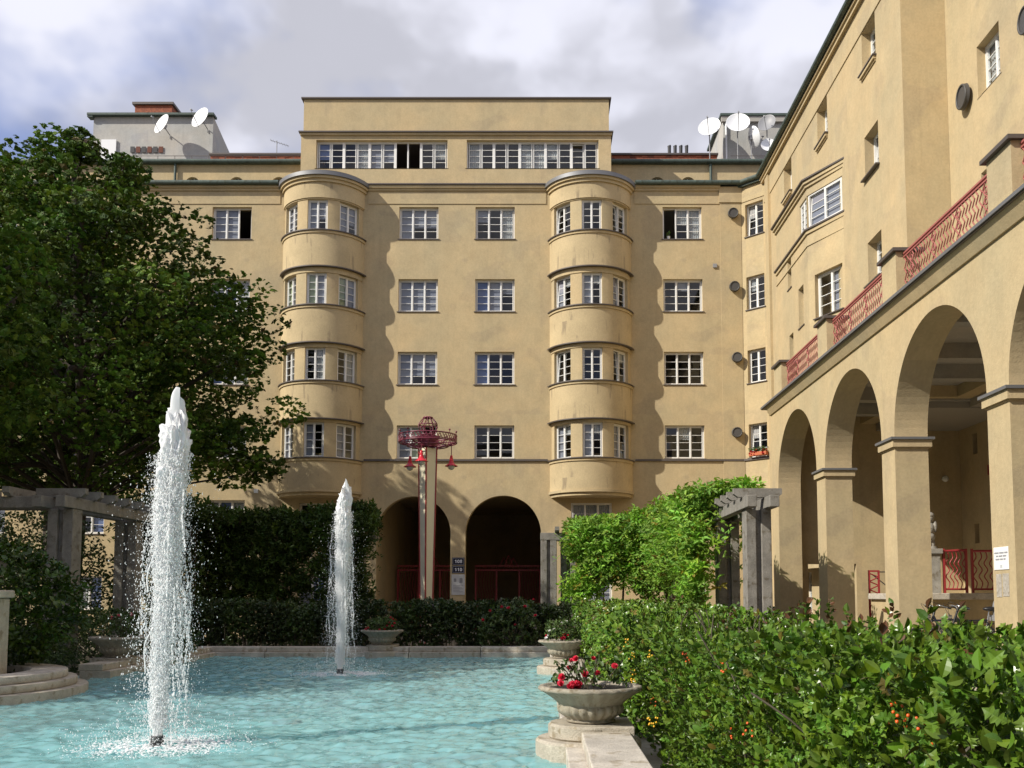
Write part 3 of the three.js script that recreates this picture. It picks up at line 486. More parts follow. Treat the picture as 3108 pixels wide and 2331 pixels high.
{ // raised platform in the hall
  const p = thing('raised_platform', 'raised ochre platform with pale stone ledge inside the arcade', 'platform');
  obj('platform_wall', bx(7.5, 11.84, FL + .001, 1.57, -21.5, -19.1), M.plaster, p, 1);
  obj('ledge', rbx(7.42, 11.84, 1.571, 1.70, -21.5, -18.98, .015), M.stone3, p, 1);
  rebase(p, 9.5, FL, -19.1);
  const r = thing('platform_railing', 'red wavy iron railing on the ledge of the raised platform', 'railing');
  const A = [8.2, -19.15], Bq = [8.75, -19.15], C = [10.4, -19.15];
  const run = (a, b, n) => {
    obj('rail', [bar([a[0], 2.55, a[1]], [b[0], 2.57, b[1]], .025), bar([a[0], 1.78, a[1]], [b[0], 1.78, b[1]], .02)], M.red, r);
    for (let i = 0; i < n; i++) { const t = (i + .5) / n, x = a[0] + (b[0] - a[0]) * t, z = a[1] + (b[1] - a[1]) * t; obj('baluster', tube([[x, 1.78, z], [x + .035, 1.91, z], [x - .035, 2.04, z], [x + .035, 2.17, z], [x - .035, 2.3, z], [x + .03, 2.43, z], [x, 2.55, z]], .012, 24, 5), M.red, r); }
  };
  for (const x of [8.17, 8.62, 8.74, 10.4]) obj('post', bx(x - .022, x + .022, 1.702, 2.6, -19.172, -19.128), M.red, r);
  run(A, [8.62, -19.15], 5); run([8.74, -19.15], C, 15);
  rebase(r, 9.2, 1.7, -19.15);
  const s = thing('statue_pedestal', 'grey stone pedestal beside the red railing in the arcade', 'pedestal');
  obj('block', [bx(7.66, 8.08, 1.701, 2.5, -19.5, -19.1), bx(7.62, 8.12, 2.501, 2.6, -19.54, -19.06)], M.statue, s, 1); rebase(s, 7.87, 1.7, -19.3);
  const st = thing('stone_figure', 'small weathered stone putto standing on the pedestal in the arcade', 'statue');
  const blob = (x, y, z, a, b, c) => new THREE.SphereGeometry(1, 20, 14).scale(a, b, c).translate(x, y, z);
  obj('body', [blob(0, .62, 0, .1, .11, .1), blob(.0, .42, 0, .12, .15, .1), blob(-.1, .44, .03, .05, .12, .05), blob(.11, .46, .03, .05, .12, .05), blob(.0, .25, 0, .12, .1, .1), blob(-.06, .12, .02, .055, .15, .055), blob(.07, .12, -.02, .055, .15, .055), new THREE.CylinderGeometry(.14, .16, .05, 16).translate(0, .025, 0)], M.statue, st); obj('hair', blob(0, .68, -.01, .12, .085, .115), M.statue, st);
  st.position.set(7.95, 2.6, -19.3);
  const lg = thing('gate_lattice', 'narrow red lattice gate leaf standing inside the second arch', 'gate');
  obj('stile', [bx(7.62, 7.66, FL, 2.2, -22.02, -21.98), bx(7.84, 7.88, FL, 2.2, -22.02, -21.98)], M.red, lg);
  for (let i = 0; i < 9; i++) { const y = .46 + i * .19; obj('brace', [bar([7.64, y, -22], [7.86, y + .1, -22], .014), bar([7.86, y + .1, -22], [7.64, y + .19, -22], .014)], M.red, lg); }
  obj('top', bx(7.62, 7.88, 2.2, 2.24, -22.02, -21.98), M.red, lg); obj('hinge_bar', [bar([7.88, 2.2, -22], [8.2, 2.2, -22], .012), bar([7.7, 2.15, -22], [8.2, 1.75, -22], .012)], M.dark, lg); rebase(lg, 7.75, FL, -22);
  // sign and torn paper on the pillar
  const sg = thing('pillar_sign', 'white sign with three lines of grey print on the nearest arcade pillar', 'sign');
  obj('panel', rbx(XA - .012, XA - .002, 2.02, 2.345, -13.74, -13.31, .004), std(lin(.86, .86, .85), { roughness: .35 }), sg);
  for (const [y, a, b] of [[2.262, 13.345, 13.71], [2.216, 13.385, 13.665], [2.17, 13.375, 13.68]]) { let d = b; while (d > a) { const w = Math.min(R(.05, .13), d - a + .02); obj('print', bx(XA - .0145, XA - .0125, y - .011, y + .011, -d, -d + w), std(lin(.3, .3, .31)), sg); d -= w + .018; } }
  obj('print', bx(XA - .0145, XA - .0125, 2.05, 2.09, -13.55, -13.49), std(lin(.5, .52, .52)), sg);
  rebase(sg, XA, 2.02, -13.53);
  const pp = tag(obj('paper_remains', boxUV(merge([bx(XA - .006, XA - .002, 1.63, 1.96, -13.70, -13.545), bx(XA - .006, XA - .002, 1.64, 1.965, -13.51, -13.33)])), std(lin(.62, .58, .50), { map: rep(stoneTex, 3) })), 'faded remains of two paper sheets under the white pillar sign', 'paper');
}
{ // dark red lettering on the hall's back wall, mostly hidden by the pillar
  const font = await new FontLoader().loadAsync('fonts/droid/droid_sans_bold.typeface.json');
  const t = thing('wall_lettering', 'dark red raised letters on the back wall of the arcade', 'lettering');
  for (const [txt, d, y] of [['W', 24.6, 5.27], ['DEN', 24.86, 4.83]]) { let z = d; for (const chr of txt) { const g = new TextGeometry(chr, { font, size: .27, depth: .03, curveSegments: 4 }); g.computeBoundingBox(); const w = g.boundingBox.max.x; const m = obj('letter', g, M.red, t); m.rotation.y = -Math.PI / 2; m.position.set(11.849, y, -z); z -= w + .05; } }
  rebase(t, 11.85, 4.8, -24.6);
  const l = thing('wall_lamp', 'small round white lamp on the dark end wall of the arcade', 'lamp');
  obj('globe', new THREE.SphereGeometry(.09, 18, 12), M.globe, l); obj('bracket', bar([0, 0, -.16], [0, 0, -.05], .04), M.white, l); l.position.set(11.35, 4.92, -26.32);
}
// ---------------------------------------------------------------- satellite dishes
function dish(label, [x, y, z], d, yaw, tilt, mat, pole = .5, wall = false, group = 'satellite dishes on the roofs') {
  const t = thing('satellite_dish', label, 'satellite dish', group);
  const pts = []; for (let i = 0; i <= 12; i++) { const r = d / 2 * i / 12; pts.push(new THREE.Vector2(Math.max(r, .001), r * r / d * .55)); } for (let i = 12; i >= 0; i--) { const r = (d / 2) * i / 12; pts.push(new THREE.Vector2(Math.max(r, .001), r * r / d * .55 - .012)); }
  const q = new THREE.Euler(tilt, yaw, 0, 'YXZ'), mx = new THREE.Matrix4().makeRotationFromEuler(q);
  const put = g => g.applyMatrix4(mx);
  obj('reflector', put(new THREE.LatheGeometry(pts, 40).rotateX(Math.PI / 2).scale(.92, 1, 1)), mat, t);
  obj('feed_arm', put(bar([0, -d * .46, .04], [0, -d * .06, d * .62], .014)), M.dishGrey, t);
  obj('feed_horn', put(bar([0, -d * .04, d * .66], [0, -.01, d * .54], .035, .03)), M.dishGrey, t);
  obj('bracket', put(bx(-.06, .06, -.09, .09, -.12, -.01)), M.dishGrey, t);
  obj('mount', wall ? [bar([0, -.05, -.1], [0, -.1, -pole], .022), bar([0, -.1, -pole], [0, -.25, -pole], .022)].map(g => g.applyMatrix4(new THREE.Matrix4().makeRotationY(wall === true ? 0 : wall))) : [bar([0, -pole, -.1], [0, .08, -.1], .024)], M.dishGrey, t);
  t.position.set(x, y, z);
}
dish('white satellite dish on the pale roof house left, lower of its two', [-16.99, 22.81, -41.2], 1.0, -.6, -.3, M.dish, .7, true);
dish('white satellite dish at the upper right corner of the left roof house', [-15.27, 23.1, -41.2], 1.05, -.5, -.3, M.dish, .7, true);
dish('white satellite dish left of the right roof house, standing free on a pole', [7.5, 22.24, -40.4], 1.08, -.35, -.42, M.dish, 1.7);
dish('largest white satellite dish facing the courtyard on the right roof house', [8.72, 22.38, -40.3], 1.12, -.15, -.4, M.dish, 1.8);
dish('tilted grey satellite dish seen edge-on low on the right roof house', [9.3, 21.75, -40.2], .95, 1.9, -.3, M.dish, 1.1);
dish('small grey translucent-looking dish high beside the wing gutter', [10.0, 22.35, -40.2], .85, -.5, -.3, M.dishGrey, 1.7);
dish('small white dish low on the right roof house by the gutter', [10.0, 21.3, -40.1], .72, -.1, -.35, M.dish, .7);
dish('small dark dish behind the red terrace railing', [7.6, 7.7, -14.6], .5, -1.2, -.2, M.dishGrey, .6, false);
{ const a = thing('roof_antenna', 'thin metal antenna above the left brick parapet', 'antenna'); obj('mast', bar([0, 0, 0], [0, .75, 0], .018), M.dishGrey, a); obj('boom', bar([-.3, .78, 0], [.55, .5, 0], .012), M.dishGrey, a); for (let i = 0; i < 7; i++) obj('element', bar([-.25 + i * .12, .76 - i * .04, -.14], [-.25 + i * .12, .76 - i * .04, .14], .006), M.dishGrey, a); a.position.set(-11.9, 21.4, -41.3); }

// ---------------------------------------------------------------- pool
const WL = .35, PX0 = -6.85, PX1 = .2, PZ1 = -20.15, PZ0 = -1.5;
const pool = thing('pool_basin', 'long rectangular pool basin with pale stone kerb and turquoise floor', 'pool');
{
  obj('pool_floor', bx(PX0 - 2.6, PX1 + .3, -.02, .02, PZ1 - .3, PZ0 + .3), M.poolFloor, pool, 1);
  // kerb: a lower ledge just above the water and a wider top course, cut into separate stones
  const course = (along, at, s0, s1, dir) => {
    let s = s0, i = 0;
    while (s < s1 - .01) {
      const e = Math.min(s1, s + 1.52), g = .005, mt = [M.stone, M.stone3, M.stone2, M.stone3][(i++ * 7 + (along === 'x' ? 1 : 0)) % 4];
      const lo = along === 'z' ? rbx(at, at + dir * .5, -.2, .455, -e + g, -s - g, .012) : rbx(s + g, e - g, -.2, .455, at - .5, at, .012);
      const up = along === 'z' ? rbx(at + dir * .13, at + dir * .52, .456, .56, -e + g, -s - g, .012) : rbx(s + g, e - g, .456, .56, at - .5, at - .1, .012);
      obj('kerb_stone', [boxUV(lo)], mt, pool); obj('kerb_stone', [boxUV(up)], mt, pool); s = e;
    }
  };
  course('z', PX1, -PZ0, -PZ1, 1); course('z', PX0, 15.2, -PZ1, -1); course('z', PX0, -PZ0, 9.5, -1); course('x', PZ1, PX0 - .5, PX1 + .5, 1);
  obj('kerb_back', bx(PX1 + .53, PX1 + .9, 0, .3, PZ1, PZ0), M.stone2, pool, 1);
  // rounded stepped apron on the left side
  const c = [-8.1, -12.4];
  for (const [r, y0, y1, m] of [[2.0, -.2, .46, M.stone2], [1.86, .461, .56, M.stone], [1.74, .561, .66, M.stone3]]) {
    const s = new THREE.Shape(); s.absarc(0, 0, r, 0, Math.PI * 2); const h = new THREE.Path(); h.absarc(0, 0, r - .42, 0, Math.PI * 2, true); s.holes.push(h);
    obj('apron_step', toCreasedNormals(boxUV(new THREE.ExtrudeGeometry(s, { depth: y1 - y0 - .03, bevelEnabled: true, bevelSize: .02, bevelThickness: .015, bevelSegments: 2, curveSegments: 64 }).rotateX(-Math.PI / 2).translate(c[0], y0 + .015, c[1])), .6), m, pool);
  }
  obj('apron_soil', new THREE.CylinderGeometry(1.4, 1.4, .5, 40).translate(c[0], .3, c[1]), M.soil, pool);
  // round pedestals under the bowls
  for (const [x, z] of [[.4, -8], [.38, -16.1], [-3.4, -20.45], [-7.25, -16.4]]) {
    const cyl = (r, y0, y1) => toCreasedNormals(boxUV(merge([new THREE.LatheGeometry([[0, y0], [r - .015, y0], [r, y0 + .015], [r, y1 - .02], [r - .02, y1], [0, y1]].map(p => new THREE.Vector2(...p)), 48)])), .6).translate(x, 0, z);
    const f = obj('pedestal', cyl(.44, -.2, .475), M.stone, pool); obj('pedestal_block', [cyl(.335, .476, .60), boxUV(rbx(x > -1 ? x : x < -6 ? x - .36 : x - .3, x > -1 ? x + .36 : x < -6 ? x : x + .3, .476, .598, z - (x < -1 && x > -6 ? .5 : .32), z + (x < -1 && x > -6 ? 0 : .32), .012))], M.stone2, f);
  }
  obj('drain_grate', new THREE.CylinderGeometry(.17, .19, .03, 24).translate(-3.25, .036, -12.3), M.dark, pool);
  rebase(pool, -3.3, 0, -10.8);
}
{ // water sheet with wind chop and rings round the jets
  const nx = 330, nz = 560, x0 = PX0 - .2, x1 = PX1 + .02, z0 = PZ0, z1 = PZ1 - .02;
  const g = new THREE.PlaneGeometry(x1 - x0, z0 - z1, nx, nz).rotateX(-Math.PI / 2).translate((x0 + x1) / 2, WL, (z0 + z1) / 2), p = g.attributes.position;
  for (let i = 0; i < p.count; i++) {
    const x = p.getX(i), z = p.getZ(i); let h = 0;
    h += (fbm(x * 1.9 + 3, z * 3.1, .7, 3) - .5) * .06 + (fbm(x * 7.5, z * 12 + 9, 4.1, 3) - .5) * .066;
    for (const [fx, fz] of [[-3.32, -8.31], [-3.32, -15.8]]) { const d = Math.hypot(x - fx, z - fz); h += Math.sin(d * 13 - 1) * .012 * Math.exp(-d * .75) + (vnoise(x * 14, z * 14, 6.6) - .5) * .06 * Math.exp(-d * d * 1.4); }
    p.setY(i, WL + h * (.55 + .9 * fbm(x * .45 + 2, z * .6, 3.3, 2)));
  }
  g.computeVertexNormals();
  const w = obj('pool_water', g, new THREE.MeshPhysicalMaterial({ color: lin(.46, .765, .775), roughness: .03, transmission: .62, thickness: 0, ior: 1.33, specularIntensity: .8, side: THREE.DoubleSide }));
  struct(w);
}
// ---------------------------------------------------------------- fountain jets
const V3 = (x, y, z) => new THREE.Vector3(x, y, z);
function jet(label, x, z, H, n, seed, lean) {
  const t = thing('fountain_jet', label, 'fountain', 'jets in the pool'), r = mulberry(seed), Q = (a, b) => a + (b - a) * r();
  obj('nozzle', [new THREE.CylinderGeometry(.055, .06, .16, 20).translate(0, .0, 0), new THREE.TorusGeometry(.05, .012, 8, 20).rotateX(Math.PI / 2).translate(0, .08, 0)], M.dark, t);
  // rising core: narrow and straight below, swelling into a lumpy head
  const prof = h => { const k = h / H; return k < .12 ? .05 : k < .42 ? mixf(.05, .062, (k - .12) / .30) : k < .62 ? mixf(.062, .1, (k - .42) / .2) : k < .93 ? mixf(.1, .122, (k - .62) / .31) : .115 * Math.sqrt(Math.max(0, 1 - ((k - .93) / .07) ** 2)) + .004; };
  const ns = 64, nh = 320, pos = [], idx = [], uvs = [];
  for (let j = 0; j <= nh; j++) for (let i = 0; i < ns; i++) {
    const h = .06 + (H - .06) * j / nh, a = i / ns * Math.PI * 2, k = h / H;
    let yy = h; const n1 = fbm(Math.cos(a) * 1.6 + 5, Math.sin(a) * 1.6 + seed, h * 2.4, 4), n2 = fbm(Math.cos(a) * 4.5, Math.sin(a) * 4.5 + 3, h * 11 + seed, 4);
    let rr = prof(h) * (k > .5 ? .9 : .8) * (1 + (n1 - .5) * (.3 + k * .7) + (n2 - .5) * (.5 + 1.1 * k)); if (k > .78) { const w = (k - .78) / .22; yy += (n1 - .5) * .7 * w + (n2 - .5) * .16 * w; rr *= 1 - .1 * w - .5 * w * w * w * w; }
    pos.push(Math.cos(a) * rr + lean * k * k + (fbm(h * 1.5, seed, 2.2, 2) - .5) * .12 * k, yy, Math.sin(a) * rr); uvs.push(i / ns * 2, h * 2.6);
  }
  for (let j = 0; j < nh; j++) for (let i = 0; i < ns; i++) { const a = j * ns + i, b = j * ns + (i + 1) % ns; idx.push(a, a + ns, b, b, a + ns, b + ns); }
  const cg = new THREE.BufferGeometry(); cg.setAttribute('position', new THREE.Float32BufferAttribute(pos, 3)); cg.setAttribute('uv', new THREE.Float32BufferAttribute(uvs, 2)); cg.setIndex(idx); cg.computeVertexNormals();
  obj('water_column', cg, M.foam, t);
  // tongues thrown up from the head, and ragged side sheets
  const flick = []; for (let i = 0; i < 9; i++) { const a = Q(0, 6.28), h = H * Q(.9, .99), R0 = Q(.03, .09), up = i < 1 ? .17 : Q(.0, .06); flick.push(tube([[Math.cos(a) * .04 + lean, h - .1, Math.sin(a) * .04], [Math.cos(a) * R0 + lean, h + up * .5, Math.sin(a) * R0], [Math.cos(a) * (R0 + .02) + lean, h + up, Math.sin(a) * R0]], Q(.008, .016), 10, 7)); }
  for (let i = 0; i < 5; i++) { const a = Q(0, 6.28), h = H * Q(.3, .62), d = Q(.12, .24); flick.push(tube([[Math.cos(a) * .06, h + .12, Math.sin(a) * .06], [Math.cos(a) * d * .7, h + Q(-.03, .08), Math.sin(a) * d * .7], [Math.cos(a) * d, h + Q(-.12, .08), Math.sin(a) * d], [Math.cos(a) * d * .92, h - Q(.12, .4), Math.sin(a) * d * .92]], Q(.004, .008), 12, 6)); }
  obj('water_tongue', flick, M.foam, t);
  // torn foam clinging to the column
  const fz = new THREE.InstancedMesh(new THREE.IcosahedronGeometry(1, 1), M.foam, 11000), mm = new THREE.Matrix4();
  for (let i = 0; i < 11000; i++) { const h = .15 + (H - .25) * Math.pow(r(), .9) * .9, k = h / H, a = Q(0, 6.283), cl = fbm(Math.cos(a) * 2.2 + seed, h * 3.2, Math.sin(a) * 2.2, 3), rr = prof(h) * (.5 + Q(.2, .75) * (.5 + cl * 1.1)) + (1 - k) * Q(0, .03), s = Q(.002, .0052); mm.compose(V3(Math.cos(a) * rr + lean * k * k + (fbm(h * 1.5, seed, 2.2, 2) - .5) * .12 * k, h, Math.sin(a) * rr), new THREE.Quaternion(), V3(s, s * Q(1.2, 3.2), s)); fz.setMatrixAt(i, mm); }
  fz.name = 'foam'; stuff(fz); t.add(fz);
  // falling spray
  const dg = new THREE.IcosahedronGeometry(1, 1), im = new THREE.InstancedMesh(dg, M.foam, n), m4 = new THREE.Matrix4(), qt = new THREE.Quaternion();
  for (let i = 0; i < n; i++) {
    const k = r(); let h, d, s = Math.exp(Q(-7.5, -5.5));
    if (k < .80) { h = H * Math.pow(r(), .9) * .86; const w = (1 - h / H); const a = Math.abs(Q(-1, 1) + Q(-1, 1)) * .5; d = .05 + a * (.12 + .30 * w); }
    else if (k < .9) { h = H * Q(.3, .8); d = .08 + Q(0, 1) ** 3 * .45; }
    else { h = Q(0, 1) ** 2.5 * .22; d = .06 + Q(0, 1) ** .8 * .75; s *= 1.1; }
    const a = Q(0, 6.283), st = Q(1, 2.8);
    m4.compose(new THREE.Vector3(Math.cos(a) * d + lean * .4, h + .02, Math.sin(a) * d), qt.setFromEuler(new THREE.Euler(Q(-.3, .3), 0, Q(-.3, .3))), new THREE.Vector3(s, s * st, s)); im.setMatrixAt(i, m4);
  }
  // strands of falling drops, more on the lee side
  const sg = new THREE.InstancedMesh(dg, M.foam, 5700); let si = 0;
  for (let k = 0; k < 38; k++) { const a = Q(-1.4, 1.4) + (r() < .25 ? Math.PI : 0), d0 = Q(.06, .2), h1 = H * Q(.35, .8), ln = Q(.5, 1.5), ph = Q(0, 6); for (let i = 0; i < 150; i++) { const h = h1 - ln * i / 150 + Q(-.02, .02); const q = Math.max(h, .03), d = d0 + .05 * (i / 150) + .02 * Math.sin(q * 9 + ph) + Q(-.012, .012), s = Math.exp(Q(-7.1, -5.2)); m4.compose(new THREE.Vector3(Math.cos(a) * d + lean * .5, q, Math.sin(a) * d), qt.identity(), new THREE.Vector3(s, s * Q(1.2, 4), s)); sg.setMatrixAt(si++, m4); } }
  sg.name = 'falling_strands'; stuff(sg); t.add(sg);
  im.name = 'spray'; im.castShadow = true; stuff(im); t.add(im);
  // churned foam on the water
  const fo = new THREE.InstancedMesh(new THREE.IcosahedronGeometry(1, 1), M.foam, 2600);
  for (let i = 0; i < 2600; i++) { const a = Q(0, 6.283), d = Math.sqrt(r()) * Q(.2, .8) + .05, s = Q(.003, .010) * (1.15 - d); m4.compose(new THREE.Vector3(Math.cos(a) * d * 1.25 + .08, Q(-.008, .02), Math.sin(a) * d), qt.identity(), new THREE.Vector3(s * 1.8, s * .6, s * 1.8)); fo.setMatrixAt(i, m4); }
  fo.name = 'surface_foam'; stuff(fo); t.add(fo);
  t.position.set(x, WL, z);
}
jet('tall white fountain jet nearest the camera, in the left half of the pool', -3.32, -8.31, 2.95, 22000, 11, .1);
jet('white fountain jet farther back, in front of the dark hedge', -3.32, -15.8, 3.1, 15000, 47, .02);

// ---------------------------------------------------------------- leaves
function leafShape(kind) { // a folded, slightly curled blade lying along +y, length 1
  const out = kind === 'holly' ? [[0, 0], [.16, .1], [.14, .2], [.30, .27], [.2, .38], [.36, .5], [.22, .6], [.32, .72], [.15, .82], [0, 1.02]]
    : kind === 'smooth' ? [[0, 0], [.16, .15], [.27, .38], [.28, .6], [.18, .82], [0, 1]]
      : kind === 'linden' ? [[0, 0], [.3, .05], [.44, .3], [.36, .6], [.16, .85], [0, 1.05]] : [[0, 0], [.2, .3], [.16, .7], [0, 1]];
  const pos = [], nn = out.length;
  const P = (x, y) => [x, y, Math.abs(x) * .38 - .22 * y * y + (kind === 'holly' ? Math.sin(y * 15) * x * .3 : 0)];
  for (let i = 0; i < nn - 1; i++) for (const s of [1, -1]) {
    const a = P(0, out[i][1]), b = P(0, out[i + 1][1]), c = P(s * out[i][0], out[i][1]), d = P(s * out[i + 1][0], out[i + 1][1]);
    if (s > 0) { if (i) pos.push(...a, ...c, ...d); pos.push(...a, ...d, ...b); } else { if (i) pos.push(...a, ...d, ...c); pos.push(...a, ...b, ...d); }
  }
  const g = new THREE.BufferGeometry(); g.setAttribute('position', new THREE.Float32BufferAttribute(pos, 3)); g.setAttribute('uv', new THREE.Float32BufferAttribute(new Float32Array(pos.length / 3 * 2), 2)); g.computeVertexNormals(); return g;
}
function sprig(kind, n, spread, seed) { // several leaves on one twig
  const r = mulberry(seed), base = leafShape(kind), gs = [];
  for (let i = 0; i < n; i++) { const g = base.clone(); const s = .75 + r() * .5; g.scale(s, s, s); g.rotateX(-.3 - r() * 1.1); g.rotateY(i * 2.4 + r()); g.translate((r() - .5) * spread, i / n * spread * 1.2, (r() - .5) * spread); gs.push(g); }
  return merge(gs);
}
function foliage(name, parent, geo, mat, items) { // items: [x,y,z,size,color,(dir)]
  const im = new THREE.InstancedMesh(geo, mat, items.length), m4 = new THREE.Matrix4(), q = new THREE.Quaternion(), e = new THREE.Euler();
  items.forEach(([x, y, z, s, c, dir], i) => {
    if (dir) { q.setFromUnitVectors(V3(0, 1, 0), dir); q.multiply(new THREE.Quaternion().setFromAxisAngle(V3(0, 1, 0), rnd() * 6.28)); } else { e.set(R(-1.1, 1.1), R(0, 6.28), R(-1.1, 1.1)); q.setFromEuler(e); }
    m4.compose(V3(x, y, z), q, V3(s, s, s)); im.setMatrixAt(i, m4); im.setColorAt(i, c);
  });
  im.name = name; im.castShadow = im.receiveShadow = true; stuff(im); parent.add(im); return im;
}
const G = (l, y = 0) => { const k = R(.65, 1.35) * l; return y && rnd() < y ? lin(.34 * k * 2, .27 * k * 2, .02) : lin(k * R(.45, .68), k, k * R(.06, .14)); };

// ---------------------------------------------------------------- trees on the left
function tree(name, label, X, Z, H, prof, nClump, leafN, lum, seed, group) {
  const t = thing(name, label, 'tree', group), r = mulberry(seed), Q = (a, b) => a + (b - a) * r();
  const lean = Q(-.2, .2), limbs = [], clumps = [];
  const trunkTop = H * .62, tp = h => [lean * h / H + Math.sin(h * .7 + seed) * .12, h, Math.cos(h * .6 + seed) * .12];
  for (let k = 0; k < 10; k++) limbs.push(bar(tp(trunkTop * k / 10), tp(trunkTop * (k + 1) / 10), .30 * (1 - k * .078), .30 * (1 - (k + 1) * .078), 12));
  const rad = h => { for (let i = 1; i < prof.length; i++) if (h <= prof[i][0]) { const [h0, r0] = prof[i - 1], [h1, r1] = prof[i]; return mixf(r0, r1, (h - h0) / (h1 - h0)); } return 0; };
  const h0 = prof[0][0], hN = prof[prof.length - 1][0];
  for (let i = 0; i < nClump; i++) {
    let h, rr; do { h = Q(h0, hN); rr = rad(h); } while (r() > rr / 5.4);
    const a = Q(0, 6.283), f = .35 + .65 * Math.sqrt(r()), bump = .82 + .3 * vnoise(Math.cos(a) * 2 + 9, h * .7 + seed, Math.sin(a) * 2 + 4), d = rr * f * bump;
    clumps.push([Math.cos(a) * d, h, Math.sin(a) * d, Q(.42, .92) * Math.min(1, .5 + rr / 6)]);
  }
  clumps.forEach((c, i) => { if (i % 4 === 0) { const hb = Math.max(h0 * .85, Math.min(trunkTop, c[1] - Math.hypot(c[0], c[2]) * Q(.45, .8))), s = tp(hb); limbs.push(tube([s, [s[0] + (c[0] - s[0]) * .5, mixf(s[1], c[1], .6) , s[2] + (c[2] - s[2]) * .5], [c[0], c[1], c[2]]], Q(.022, .06), 8, 5)); } });
  for (let i = 0; i < 16; i++) { const c = clumps[Math.floor(r() * clumps.length)], s = tp(Q(h0 * .75, trunkTop * .9)); limbs.push(tube([s, [mixf(s[0], c[0], .35), mixf(s[1], c[1], .25) + .3, mixf(s[2], c[2], .35)], [mixf(s[0], c[0], .7), mixf(s[1], c[1], .65), mixf(s[2], c[2], .7)], [c[0], c[1], c[2]]], Q(.05, .095), 14, 7)); }
  obj('trunk', limbs, M.bark, t, 1);
  const items = [];
  for (const [x, y, z, s] of clumps) { const kk = .5 + .95 * r() ** 1.3, yk = Q(.85, 1.2); for (let i = 0; i < leafN; i++) { const u = Q(-1, 1), a = Q(0, 6.283), q = Math.sqrt(1 - u * u), d = s * (.45 + .65 * Math.cbrt(r())); const c = G(lum * kk, .022); c.r *= yk; items.push([x + Math.cos(a) * q * d * 1.25, y + u * d * .8, z + Math.sin(a) * q * d * 1.25, Q(.05, .125), c]); } }
  foliage('crown', t, sprig('linden', 4, .55, seed), M.leafTree, items);
  t.position.set(X, 0, Z);
}
const profA = [[4.3, 1.4], [4.9, 4.0], [5.6, 5.1], [6.5, 5.45], [8.6, 5.0], [9.9, 4.3], [11.2, 3.1], [12.1, 2.3], [12.9, 1.35], [13.8, .25]];
tree('linden_tree', 'tall broad linden tree left of the fountain, its crown overlapping the left bay', -13.1, -26.5, 14.9, profA.map(([h, r]) => [h * 1.08, r * 1.1]), 340, 112, .15, 5, 'trees left of the pool');
tree('linden_tree', 'linden tree cut by the left picture edge', -13.6, -16.6, 12.2, profA.map(([h, r]) => [h * .96, r * .8]), 240, 90, .17, 8, 'trees left of the pool');
tree('linden_tree', 'linden tree farther back, mostly hidden behind the tall linden', -16.2, -31.4, 16, profA.map(([h, r]) => [h * 1.16, r * .7]), 260, 70, .17, 15, 'trees left of the pool');
tree('linden_tree', 'linden tree outside the left of the picture shading the pergola', -16.8, -11, 13, profA.map(([h, r]) => [h * .97, r * .95]), 240, 64, .16, 21, 'trees left of the pool');

// ---------------------------------------------------------------- pergolas
function pergola(name, label, legs, posts, group) {
  const t = thing(name, label, 'pergola', group), W = .17;
  for (const [x, z] of posts) { // a column of two square shafts with a slot between, as cast in concrete
    obj('column', [rbx(x - .24, x - .05, 0, 3.3, z - .19, z + .19, .015), rbx(x + .05, x + .24, 0, 3.3, z - .19, z + .19, .015), bx(x - .05, x + .05, 0, 3.28, z - .1, z + .1)], M.concrete, t, 1);
  }
  for (const [x0, z0, x1, z1, w] of legs) {
    const alongZ = Math.abs(z1 - z0) > Math.abs(x1 - x0);
    for (const s of [-w / 2, w / 2]) obj('beam', alongZ ? rbx(x0 + s - .09, x0 + s + .09, 3.302, 3.52, Math.min(z0, z1) - .5, Math.max(z0, z1) + .5, .012) : rbx(Math.min(x0, x1) - .5, Math.max(x0, x1) + .5, 3.303, 3.521, z0 + s - .09, z0 + s + .09, .012), M.concrete, t, 1);
    const len = alongZ ? Math.abs(z1 - z0) : Math.abs(x1 - x0), n = Math.round(len / .62);
    for (let i = 0; i <= n; i++) {
      const p = (alongZ ? Math.min(z0, z1) : Math.min(x0, x1)) + len * i / n;
      const prof = new THREE.Shape([[-w / 2 - .25, .06], [-w / 2 - .17, 0], [w / 2 + .17, 0], [w / 2 + .25, .06], [w / 2 + .25, .17], [-w / 2 - .25, .17]].map(q => new THREE.Vector2(...q)));
      const g = extr(prof, .13).translate(0, 3.524, -.065); if (alongZ) g.translate(x0, 0, p); else g.rotateY(Math.PI / 2).translate(p, 0, z0);
      obj('rafter', g, M.concrete, t, 1);
    }
  }
  rebase(t, posts[0][0], 0, posts[0][1]);
}
pergola('pergola', 'concrete pergola on the right, overgrown with bright green climber', [[4.15, -18.0, 4.15, -28, .42], [.5, -28.4, 3.6, -28.4, .42]], [[4.15, -18.1], [4.15, -21.0], [4.3, -28.1], [.25, -28.3], [.85, -28.5]], 'pergolas');
pergola('pergola', 'shaded concrete pergola on the left under the linden tree', [[-9.15, -18, -9.15, -22.5, .44], [-9.8, -28.4, -5.4, -28.4, .44], [-14, -18.05, -10, -18.05, .44]], [[-9.1, -18.05], [-9.15, -21], [-9.6, -28.4], [-5.5, -28.4], [-11.8, -18.05], [-13.8, -18.05]], 'pergolas');

